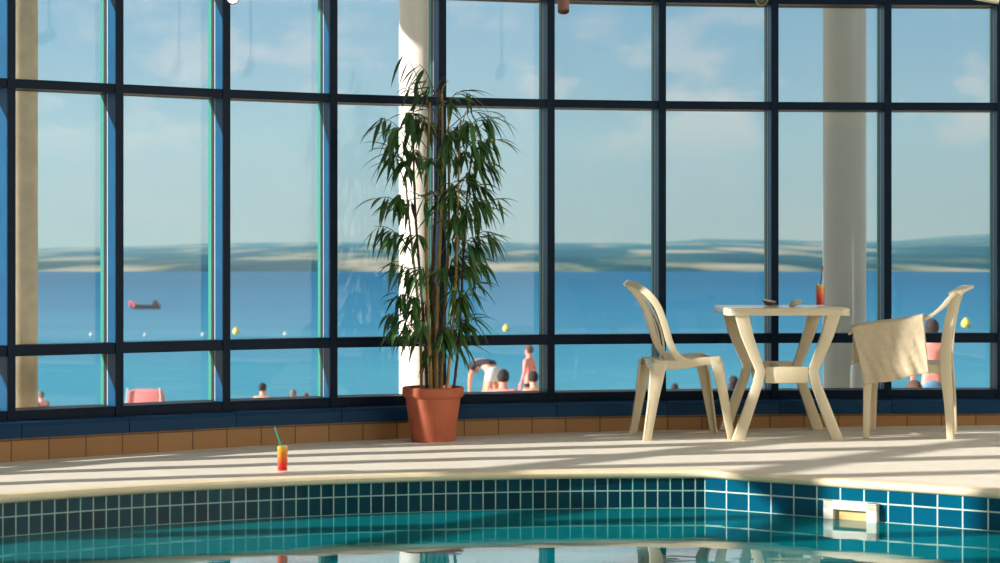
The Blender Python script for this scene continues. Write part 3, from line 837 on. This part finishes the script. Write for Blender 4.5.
spot('hanging_spotlight', 'copper coloured spotlight hanging above the middle windows', 563.5, 11.5, 10.0, (0.0, -0.42, -0.9), M['lampred'], M['lampglass'], 0.028)
spot('hanging_spotlight', 'lit round spotlight hanging at the top left of the windows', 232.5, -2, 10.0, (0.02, -0.8, -0.25), M['lampdark'], M['lampglow'], 0.032)
spot('hanging_spotlight', 'grey spotlight hanging above the table', 762, 0.5, 10.0, (0.15, -0.7, -0.55), M['lampgrey'], M['lampglass'], 0.03)
spot('hanging_spotlight', 'cream tilted spotlight at the top right corner of the windows', 1000, -3, 10.0, (0.96, -0.2, -0.2), M['lampcream'], M['lampgrey'], 0.035, 0.26)
# lighting bar that carries them
bm = bmesh.new(); box(bm, (0.0, 10.0, ZT + 0.09), (11.0, 0.08, 0.1), 0, 0.01)
tag(obj('lighting_rail', bm, M['roof']), 'long pale rail high above the windows carrying the hanging spotlights', 'rail')

# ------------------------------------------------------------------ outside: beach, lake, far shore
LZ = CH - 5.3
bm = bmesh.new()
ys = [12.6, 28, 45, 58, 67, 90]
zs_ = [-0.75, -1.6, -2.55, -3.45, LZ - 0.05, LZ - 1.2]
prev = None
for y, z in zip(ys, zs_):
    row = [bm.verts.new((x, y, z + 0.008 * math.sin(x * 0.4 + y))) for x in range(-90, 91, 6)]
    if prev:
        for a in range(len(row) - 1): bm.faces.new((prev[a], prev[a + 1], row[a + 1], row[a]))
    prev = row
struct('ground', bm, M['sand'], True)

def lake_mat():
    m = bpy.data.materials.new('lake_water'); m.use_nodes = True
    nt = m.node_tree; n = nt.nodes; L = nt.links; b = n['Principled BSDF']
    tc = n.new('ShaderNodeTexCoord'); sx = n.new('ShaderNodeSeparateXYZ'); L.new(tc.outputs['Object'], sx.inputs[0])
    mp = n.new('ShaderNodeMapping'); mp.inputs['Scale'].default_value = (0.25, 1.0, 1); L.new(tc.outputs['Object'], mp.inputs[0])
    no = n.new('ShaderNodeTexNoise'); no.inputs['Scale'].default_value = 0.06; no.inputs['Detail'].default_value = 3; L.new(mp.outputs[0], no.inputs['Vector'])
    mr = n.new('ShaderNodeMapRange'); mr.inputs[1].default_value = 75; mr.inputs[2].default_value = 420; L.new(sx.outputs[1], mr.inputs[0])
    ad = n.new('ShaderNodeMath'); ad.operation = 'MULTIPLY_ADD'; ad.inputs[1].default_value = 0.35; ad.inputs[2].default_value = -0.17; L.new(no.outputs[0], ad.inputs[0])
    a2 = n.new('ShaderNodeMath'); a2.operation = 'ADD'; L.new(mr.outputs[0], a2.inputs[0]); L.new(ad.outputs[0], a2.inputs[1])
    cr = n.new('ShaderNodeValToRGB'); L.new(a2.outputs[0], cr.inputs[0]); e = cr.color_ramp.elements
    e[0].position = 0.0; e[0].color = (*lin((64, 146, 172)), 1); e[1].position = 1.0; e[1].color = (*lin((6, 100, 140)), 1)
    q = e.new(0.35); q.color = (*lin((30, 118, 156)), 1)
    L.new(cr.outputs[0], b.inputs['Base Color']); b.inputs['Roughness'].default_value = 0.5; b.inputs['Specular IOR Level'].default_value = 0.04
    n2 = n.new('ShaderNodeTexNoise'); n2.inputs['Scale'].default_value = 0.9; n2.inputs['Detail'].default_value = 5; L.new(mp.outputs[0], n2.inputs['Vector'])
    bp = n.new('ShaderNodeBump'); bp.inputs['Strength'].default_value = 1; bp.inputs['Distance'].default_value = 0.25
    L.new(n2.outputs[0], bp.inputs['Height']); L.new(bp.outputs[0], b.inputs['Normal'])
    return m
bm = bmesh.new(); prev = None
for y in (66, 120, 200, 350, 600, 1000, 3200):
    row = [bm.verts.new((x * y * 0.9, y, LZ)) for x in (-1, -0.5, 0, 0.5, 1)]
    if prev:
        for a in range(4): bm.faces.new((prev[a], prev[a + 1], row[a + 1], row[a]))
    prev = row
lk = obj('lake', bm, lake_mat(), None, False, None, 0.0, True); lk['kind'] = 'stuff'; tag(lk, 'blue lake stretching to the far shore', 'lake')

def hill_mat():
    m = bpy.data.materials.new('far_hills'); m.use_nodes = True
    nt = m.node_tree; n = nt.nodes; L = nt.links; b = n['Principled BSDF']
    tc = n.new('ShaderNodeTexCoord'); mp = n.new('ShaderNodeMapping'); mp.inputs['Scale'].default_value = (1.0, 0.02, 11.0); L.new(tc.outputs['Object'], mp.inputs[0])
    no = n.new('ShaderNodeTexNoise'); no.inputs['Scale'].default_value = 0.021; no.inputs['Detail'].default_value = 4; L.new(mp.outputs[0], no.inputs['Vector'])
    cr = n.new('ShaderNodeValToRGB'); L.new(no.outputs[0], cr.inputs[0]); e = cr.color_ramp.elements
    e[0].position = 0.40; e[0].color = (*lin((14, 70, 92)), 1); e[1].position = 0.66; e[1].color = (*lin((158, 160, 150)), 1)  # woods bluer than leaf green: some of the haze is put into the colour
    q = e.new(0.52); q.color = (*lin((30, 88, 100)), 1); q = e.new(0.57); q.color = (*lin((112, 128, 116)), 1)
    L.new(cr.outputs[0], b.inputs['Base Color']); b.inputs['Roughness'].default_value = 0.95; b.inputs['Specular IOR Level'].default_value = 0.1
    return m
# skyline row in the picture, far ridge
sky = [(-300, 252), (0, 250), (60, 247), (130, 246), (200, 243), (320, 241), (400, 243), (480, 241), (560, 242), (640, 242), (685, 240), (700, 238), (780, 239), (830, 241), (900, 240), (950, 235), (1000, 232), (1100, 228), (1300, 230)]
def skyrow(px):
    for (a, ya), (b, yb) in zip(sky, sky[1:]):
        if px <= b: return ya + (yb - ya) * max(0, (px - a)) / (b - a)
    return sky[-1][1]
bm = bmesh.new(); prev = None
for k in range(17):
    f_ = k / 16; Y = 655 + 1900 * f_
    row = []
    for i in range(121):
        px = -300 + 1600 * i / 120
        X = (px - 500) / F * Y
        top = CH + (HY - skyrow(px)) * 2555 / F
        base = LZ - 0.3 if k == 0 else LZ + 0.6 + (top - LZ) * (f_ ** 1.05) * (0.93 + 0.07 * math.sin(px * 0.012 + k * 1.3) * (1 - f_))
        row.append(bm.verts.new((X, Y, base)))
    if prev:
        for a in range(120): bm.faces.new((prev[a], prev[a + 1], row[a + 1], row[a]))
    prev = row
for v in list(prev): pass
row = [bm.verts.new((v.co.x, v.co.y + 60, LZ - 5)) for v in prev]
for a in range(120): bm.faces.new((prev[a], prev[a + 1], row[a + 1], row[a]))
hl = obj('hills', bm, hill_mat(), None, True); hl['kind'] = 'structure'

# haze over the lake
def haze_mat(d):
    m = bpy.data.materials.new('haze'); m.use_nodes = True
    nt = m.node_tree; n = nt.nodes
    for x in list(n):
        if x.type != 'OUTPUT_MATERIAL': n.remove(x)
    out = [x for x in n if x.type == 'OUTPUT_MATERIAL'][0]
    v = n.new('ShaderNodeVolumeScatter'); v.inputs[0].default_value = (0.13, 0.48, 0.9, 1); v.inputs['Density'].default_value = d; v.inputs['Anisotropy'].default_value = 0.3
    nt.links.new(v.outputs[0], out.inputs['Volume'])
    return m
HAZE = 0.0007
if HAZE:
    bm = bmesh.new(); box(bm, (0, 1650, 70), (2600, 2000, 160)); hz_ = obj('haze', bm, haze_mat(HAZE), None, False); hz_['kind'] = 'stuff'
    tag(hz_, 'pale blue haze hanging over the lake and hills', 'haze')

# boat and buoys
bt = at(145, 309, 206); bt.z = LZ
boat = thing('motor_boat', 'small dark boat with a red bow far out on the lake', 'boat', tuple(bt))
bm = bmesh.new(); rows = []
for x, w_, z0, z1 in ((-1.55, 0.05, 0.25, 0.75), (-1.3, 0.5, 0.0, 0.62), (-0.6, 0.6, -0.08, 0.42), (0.5, 0.6, -0.08, 0.4), (1.5, 0.5, -0.05, 0.45)):
    rows.append([(x, -w_ * 0.6, z0), (x, w_ * 0.6, z0), (x, w_, z1), (x, -w_, z1)])
strap(bm, rows); obj('hull', bm, M['darkhull'], boat)
bm = bmesh.new(); strap(bm, [[(-1.57, -0.06, 0.3), (-1.57, 0.06, 0.3), (-1.57, 0.07, 0.85), (-1.57, -0.07, 0.85)], [(-0.95, -0.62, 0.25), (-0.95, 0.62, 0.25), (-0.95, 0.64, 0.62), (-0.95, -0.64, 0.62)]]); obj('bow', bm, M['redhull'], boat)
bm = bmesh.new(); strap(bm, [[(0.75, -0.3, 0.4), (0.75, 0.3, 0.4), (0.85, 0.25, 0.85), (0.85, -0.25, 0.85)], [(1.35, -0.3, 0.42), (1.35, 0.3, 0.42), (1.2, 0.25, 0.85), (1.2, -0.25, 0.85)]]); obj('cabin', bm, M['darkhull'], boat)
for px, py, r, m_, lab in ((91, 335, 0.12, 'buoyw', 'white buoy on the lake, leftmost of the row of buoys'), (145, 335, 0.11, 'buoyw', 'white buoy on the lake below the small boat'), (203, 335, 0.12, 'buoyw', 'white buoy on the lake between the boat and the yellow buoy'),
                     (236, 333, 0.24, 'buoyy', 'yellow buoy on the lake in the third full window from the left'), (285, 334, 0.12, 'buoyw', 'white buoy on the lake to the right of the left yellow buoy'), (506, 330, 0.25, 'buoyy', 'yellow buoy on the lake just right of the bamboo'), (966, 326, 0.36, 'buoyy', 'pale yellow buoy on the lake right of the armchair back')):
    Y = F * 5.3 / (py + 1 - HY); q = at(px, py, Y)
    bm = bmesh.new(); lathe(bm, [(0, -r), (r * 0.7, -r * 0.7), (r, 0), (r * 0.8, r * 0.6), (r * 0.35, r * 1.0), (r * 0.3, r * 1.25), (0, r * 1.3)], 20, (q.x, Y, LZ + r * 0.6)); tag(obj('buoy', bm, M[m_]), lab, 'buoy')

def ground_z(Y):
    for (a, za), (b, zb) in zip(zip(ys, zs_), zip(ys[1:], zs_[1:])):
        if Y <= b: return za + (zb - za) * (Y - a) / (b - a)
    return zs_[-1]
# pink beach shelter
tq = at(147, 397, 46); tg = ground_z(46)
tent = thing('beach_shelter', 'pink canvas beach shelter on the sand seen through the second window', 'beach shelter', (tq.x, 46, tg))
TH = tq.z + 0.16 - tg
bm = bmesh.new(); strap(bm, [[(-0.42, -0.4, 0), (0.42, -0.4, 0), (0.42, 0.5, 0), (-0.42, 0.5, 0)], [(-0.34, -0.34, TH), (0.30, -0.34, TH), (0.30, 0.3, TH), (-0.34, 0.3, TH)]]); bevel_all(bm, 0.03); obj('canvas', bm, M['tent'], tent)
for x in (-0.36, 0.33):
    bm = bmesh.new(); tube(bm, [(x * 1.22, -0.43, 0), (x, -0.36, TH + 0.06)], 0.015, 6)
    obj('pole', bm, M['buoyw'], tent)

# ------------------------------------------------------------------ people on the beach
SK = {}
for nm, c_ in (('fair', (226, 160, 130)), ('tan', (196, 128, 96)), ('pink', (228, 150, 138))): SK[nm] = mat('skin_' + nm, c_, 0.6)
CL = {}
for nm, c_ in (('white', (222, 226, 230)), ('black', (44, 46, 58)), ('navy', (34, 50, 82)), ('pinkc', (226, 128, 134)), ('blue', (92, 140, 176)), ('green', (40, 70, 66)), ('grey', (96, 104, 116)), ('hairdark', (44, 36, 40)), ('hairbrown', (92, 66, 50)), ('hairgrey', (110, 104, 100)), ('towelw', (224, 214, 206))):
    CL[nm] = mat('cloth_' + nm, c_, 0.85)

def pose(kind):
    J = {}
    if kind == 'stand':
        J = dict(pel=(0, 0, .93), sp=(0, 0, 1.12), ch=(0, .01, 1.32), nk=(0, 0, 1.48), hb=(0, .01, 1.56), ht=(0, .015, 1.69), sL=(-.18, 0, 1.41), eL=(-.25, -.02, 1.13), wL=(-.26, .06, .90), hL=(-.26, .09, .80), kL=(-.11, .02, .50), aL=(-.11, -.02, .09), tL=(-.12, .14, .03))
    elif kind == 'sit':
        J = dict(pel=(0, 0, .13), sp=(0, .02, .30), ch=(0, .05, .50), nk=(0, .09, .64), hb=(0, .12, .71), ht=(0, .14, .84), sL=(-.18, .06, .58), eL=(-.25, .12, .33), wL=(-.20, .34, .34), hL=(-.15, .42, .36), kL=(-.17, .42, .45), aL=(-.15, .66, .09), tL=(-.15, .80, .04))
    elif kind == 'bend':
        J = dict(pel=(0, 0, .90), sp=(0, .10, 1.03), ch=(0, .28, 1.08), nk=(0, .42, 1.02), hb=(0, .49, .97), ht=(0, .59, .89), sL=(-.17, .36, 1.04), eL=(-.20, .42, .78), wL=(-.18, .46, .56), hL=(-.17, .48, .47), kL=(-.12, .04, .48), aL=(-.12, -.04, .09), tL=(-.12, .12, .03))
    elif kind == 'lie':
        J = dict(pel=(0, 0, .13), sp=(0, -.16, .18), ch=(0, -.33, .29), nk=(0, -.45, .38), hb=(0, -.49, .45), ht=(0, -.52, .57), sL=(-.19, -.38, .34), eL=(-.26, -.50, .10), wL=(-.22, -.34, .04), hL=(-.20, -.26, .03), kL=(-.11, .44, .14), aL=(-.11, .84, .08), tL=(-.12, .92, .16))
    return {k: Vector(v) for k, v in J.items()}

def chain_mesh(name, verts, edges, rad, m, parent, lvl=1):
    bm = bmesh.new(); ly = bm.verts.layers.skin.verify(); bv = []
    for i, (v, r) in enumerate(zip(verts, rad)):
        b = bm.verts.new(v); b[ly].radius = r if isinstance(r, tuple) else (r, r); b[ly].use_root = (i == 0); bv.append(b)
    for a, b in edges: bm.edges.new((bv[a], bv[b]))
    me = bpy.data.meshes.new(name); bm.to_mesh(me); bm.free()
    o = bpy.data.objects.new(name, me); COL.objects.link(o); o.parent = parent
    md = o.modifiers.new('s', 'SKIN'); md.use_smooth_shade = True
    o.modifiers.new('d', 'SUBSURF').levels = lvl; o.modifiers['d'].render_levels = lvl
    me.materials.append(m)
    return o

def person(label, px, head_py, Y, kind, face, skin='fair', hair='hairdark', top=None, bottom='navy', sc=1.0, group=None, seat=None):
    """face = heading of the body in degrees, 0 looks away from the camera"""
    g = ground_z(Y); q = at(px, head_py, Y)
    J = pose(kind)
    hh = max(J['ht'].z, J['ch'].z) + 0.10
    sc = max(0.72 * sc, min(1.25 * sc, (q.z - g) / hh)) if kind in ('stand', 'bend') else max(0.8 * sc, min(1.35, (q.z - g) / hh))
    height = hh * sc
    drop = q.z - height            # where the feet or the seat end up
    t = thing('person', label, 'person', (q.x, Y, g - (0.035 if kind in ('sit', 'lie') else 0.0)), R(face), group)
    t.scale = (sc,) * 3
    if seat == 'towel': pass
    mir = lambda v: Vector((-v.x, v.y, v.z))
    V = [J['pel'], J['sp'], J['ch'], J['nk'], J['hb'], J['ht']]; rad = [(.135, .10), (.12, .095), (.15, .10), (.058, .058), (.075, .085), (.085, .095)]
    E = [(0, 1), (1, 2), (2, 3), (3, 4), (4, 5)]
    for f in (lambda v: v, mir):
        b = len(V); V += [f(J['sL']), f(J['eL']), f(J['wL']), f(J['hL'])]; rad += [.058, .043, .030, (.042, .022)]; E += [(2, b), (b, b + 1), (b + 1, b + 2), (b + 2, b + 3)]
        hd_ = (f(J['hL']) - f(J['wL'])).normalized(); sd_ = hd_.cross(Vector((1, 0, 0)) if abs(hd_.x) < 0.8 else Vector((0, 0, 1))).normalized(); kh = b + 3
        for q_, ln_ in ((-0.030, .068), (-0.010, .078), (0.011, .074), (0.031, .058)):
            k_ = len(V); p_ = f(J['hL']) + sd_ * q_ + hd_ * 0.035; V += [p_, p_ + hd_ * ln_ * 0.5, p_ + hd_ * ln_ + f(Vector((0.014, 0, 0)))]; rad += [.011, .010, .007]; E += [(kh, k_), (k_, k_ + 1), (k_ + 1, k_ + 2)]
        k_ = len(V); p_ = f(J['hL']).lerp(f(J['wL']), 0.35) - sd_ * 0.045; V += [p_, p_ + hd_ * 0.045 - sd_ * 0.01]; rad += [.012, .009]; E += [(kh, k_), (k_, k_ + 1)]
        b = len(V); V += [f(J['kL'].lerp(J['pel'], 0.86) + Vector((-.06, 0, 0))), f(J['kL']), f(J['aL']), f(J['tL'])]; rad += [.09, .062, .040, (.035, .028)]; E += [(0, b), (b, b + 1), (b + 1, b + 2), (b + 2, b + 3)]
    chain_mesh('body', V, E, rad, SK[skin], t, 2)
    # face and hair
    up = (J['ht'] - J['nk']).normalized()
    hc = J['hb'].lerp(J['ht'], 0.55)
    bm = bmesh.new(); bmesh.ops.create_uvsphere(bm, u_segments=18, v_segments=12, radius=1.0)
    for v in bm.verts:
        v.co = Vector((v.co.x * .098, v.co.y * .112, v.co.z * .118)) + Vector((0, -.018, .03))
    dead = [v for v in bm.verts if v.co.y > 0.035 and v.co.z < 0.06]
    bmesh.ops.delete(bm, geom=dead, context='VERTS')
    rot = Vector((0, 0, 1)).rotation_difference(up).to_matrix() if kind != 'bend' else Vector((0, 0, 1)).rotation_difference(Vector((0, .7, .3)).normalized()).to_matrix()
    for v in bm.verts: v.co = rot @ v.co + hc
    obj('hair', bm, CL[hair], t)
    for x in (-0.03, 0.03):
        bm = bmesh.new(); bmesh.ops.create_uvsphere(bm, u_segments=8, v_segments=6, radius=0.011, matrix=Matrix.Translation((x, .092, .01)))
        for v in bm.verts: v.co = rot @ v.co + hc
        obj('eye', bm, CL['hairdark'], t)
    bm = bmesh.new(); bmesh.ops.create_cone(bm, segments=8, radius1=0.016, radius2=0.005, depth=0.04, cap_ends=True, matrix=Matrix.Translation((0, .10, -.015)) @ Matrix.Rotation(R(-60), 4, 'X'))
    for v in bm.verts: v.co = rot @ v.co + hc
    obj('nose', bm, SK[skin], t)
    if top:
        V2 = [J['sp'].lerp(J['pel'], 0.4), J['sp'], J['ch'], J['ch'].lerp(J['nk'], 0.5)]; r2 = [(.145, .115), (.135, .11), (.165, .115), (.10, .085)]; E2 = [(0, 1), (1, 2), (2, 3)]
        for f in (lambda v: v, mir):
            b = len(V2); V2 += [f(J['sL']), f(J['sL'].lerp(J['eL'], 0.55))]; r2 += [.072, .062]; E2 += [(2, b), (b, b + 1)]
        chain_mesh('shirt', V2, E2, r2, CL[top], t, 1)
    if bottom:
        V2 = [J['pel'], J['pel'].lerp(J['sp'], 0.55)]; r2 = [(.175, .14), (.165, .13)]; E2 = [(0, 1)]
        for f in (lambda v: v, mir):
            hp = J['kL'].lerp(J['pel'], 0.86) + Vector((-.06, 0, 0)); b = len(V2); V2 += [f(hp), f(hp.lerp(J['kL'], 0.45))]; r2 += [.118, .105]; E2 += [(0, b), (b, b + 1)]
        chain_mesh('shorts', V2, E2, r2, CL[bottom], t, 1)
    return t

person('standing bare-backed person in dark shorts on the beach right of the bamboo', 529, 344, 47, 'stand', 60, 'pink', 'hairbrown', None, 'green')
person('person in a black top bending forward on the beach right of the pot', 494, 356, 44, 'bend', 42, 'fair', 'hairdark', 'black', 'white', 1.0)
person('broad person in a pink top sitting on the beach in front of the bending person', 502, 367, 40, 'sit', -10, 'pink', 'hairdark', 'pinkc', 'navy', 1.15)
person('dark-haired bare-shouldered person sitting on the beach below the standing person', 535, 369, 46, 'sit', 15, 'fair', 'hairdark', None, 'navy')
person('dark-haired person sitting bare-backed on the beach in the third window', 262, 381, 46, 'sit', 0, 'fair', 'hairdark', None, 'navy', 0.95)
person('grey-haired person sitting on the beach, left one of the pair in the third window', 294, 388, 46, 'sit', 20, 'fair', 'hairgrey', None, 'blue', 0.95)
person('person leaning back on the beach, right one of the pair in the third window', 304, 391, 50, 'sit', -30, 'pink', 'hairbrown', None, 'pinkc', 0.85)
person('fair person lying on the beach just left of the flower pot', 393, 390, 48, 'lie', 20, 'pink', 'hairbrown', None, 'pinkc')
person('person in a grey top sitting on the beach beyond the leftmost window', 43, 396, 46, 'sit', 40, 'pink', 'hairgrey', 'grey', 'navy', 0.9)
person('dark-haired person sitting far down the beach seen between the chair legs', 676, 382, 55, 'sit', 10, 'pink', 'hairdark', None, 'navy', 0.8)
person('dark-haired person on the beach, taller of the pair left of the table leg', 737, 374, 50, 'sit', 30, 'fair', 'hairdark', None, 'pinkc', 0.9)
person('person in a dark top, lower one of the seated pair left of the table leg', 731, 380, 47, 'sit', -20, 'pink', 'hairdark', 'black', 'navy', 0.75)
person('fair person lying on the beach seen under the table', 792, 381, 48, 'lie', 60, 'pink', 'hairbrown', None, 'white')
person('standing person in blue shorts on the beach behind the armchair', 932, 318, 29, 'stand', -5, 'pink', 'hairdark', None, 'blue', 0.93)
person('fair person sitting on the beach in front of the person in blue shorts', 921, 377, 27, 'sit', 30, 'pink', 'hairbrown', 'towelw', 'pinkc', 0.75)

# ------------------------------------------------------------------ sky and sun
world = bpy.data.worlds.new('sky'); scene.world = world; world.use_nodes = True
nt = world.node_tree; n = nt.nodes; L = nt.links; bg = n['Background']
tc = n.new('ShaderNodeTexCoord'); sx = n.new('ShaderNodeSeparateXYZ'); L.new(tc.outputs['Generated'], sx.inputs[0])
cr = n.new('ShaderNodeValToRGB'); L.new(sx.outputs[2], cr.inputs[0]); e = cr.color_ramp.elements
e[0].position = 0.0; e[0].color = (*lin((160, 186, 203)), 1); e[1].position = 0.6; e[1].color = (*lin((168, 170, 170)), 1)
q = e.new(0.04); q.color = (*lin((152, 182, 203)), 1); q = e.new(0.118); q.color = (*lin((130, 173, 202)), 1); q = e.new(0.145); q.color = (1.25, 1.3, 1.36, 1); q = e.new(0.24); q.color = (*lin((172, 178, 180)), 1)
mp = n.new('ShaderNodeMapping'); mp.inputs['Scale'].default_value = (1, 1, 1.9); L.new(tc.outputs['Generated'], mp.inputs[0])
no = n.new('ShaderNodeTexNoise'); no.inputs['Scale'].default_value = 15; no.inputs['Detail'].default_value = 6; no.inputs['Roughness'].default_value = 0.55; L.new(mp.outputs[0], no.inputs['Vector'])
c2 = n.new('ShaderNodeValToRGB'); L.new(no.outputs[0], c2.inputs[0]); c2.color_ramp.elements[0].position = 0.52; c2.color_ramp.elements[1].position = 0.61
c3 = n.new('ShaderNodeValToRGB'); L.new(sx.outputs[2], c3.inputs[0]); k3 = c3.color_ramp.elements
k3[0].position = 0.045; k3[0].color = (0.12, 0.12, 0.12, 1); k3[1].position = 0.14; k3[1].color = (0.15, 0.15, 0.15, 1)
q = k3.new(0.072); q.color = (0.85, 0.85, 0.85, 1); q = k3.new(0.09); q.color = (0.5, 0.5, 0.5, 1)
mu = n.new('ShaderNodeMath'); mu.operation = 'MULTIPLY'; L.new(c3.outputs[0], mu.inputs[1]); L.new(c2.outputs[0], mu.inputs[0])
mx = n.new('ShaderNodeMix'); mx.data_type = 'RGBA'; L.new(mu.outputs[0], mx.inputs[0]); L.new(cr.outputs[0], mx.inputs[6]); mx.inputs[7].default_value = (*lin((205, 212, 218)), 1)
L.new(mx.outputs[2], bg.inputs[0]); bg.inputs[1].default_value = 1.0

SUN_A, SUN_E = -13, 21
s = Vector((-math.cos(R(SUN_A)) * math.cos(R(SUN_E)), math.sin(R(SUN_A)) * math.cos(R(SUN_E)), math.sin(R(SUN_E))))
ld = bpy.data.lights.new('sun', 'SUN'); ld.energy = 9.5; ld.angle = R(0.6); ld.color = (1, 0.96, 0.91)
lo = bpy.data.objects.new('sun', ld); COL.objects.link(lo); lo.rotation_euler = s.to_track_quat('Z', 'Y').to_euler(); lo.location = s * 30

cam = bpy.data.cameras.new('camera'); co = bpy.data.objects.new('camera', cam); COL.objects.link(co)
co.location = (0, 0, CH); co.rotation_euler = (R(90), 0, 0)
cam.sensor_width = 36; cam.lens = F / 1000 * 36; cam.shift_y = -(281.5 - HY) / 1000; cam.clip_end = 6000
cam.dof.use_dof = True; cam.dof.focus_distance = 11.4; cam.dof.aperture_fstop = 4.5
scene.camera = co
scene.cycles.transparent_max_bounces = 24
scene.cycles.max_bounces = 10
scene.view_settings.view_transform = 'Standard'; scene.view_settings.look = 'None'
scene.view_settings.exposure = 0; scene.view_settings.gamma = 1; scene.view_settings.use_curve_mapping = False
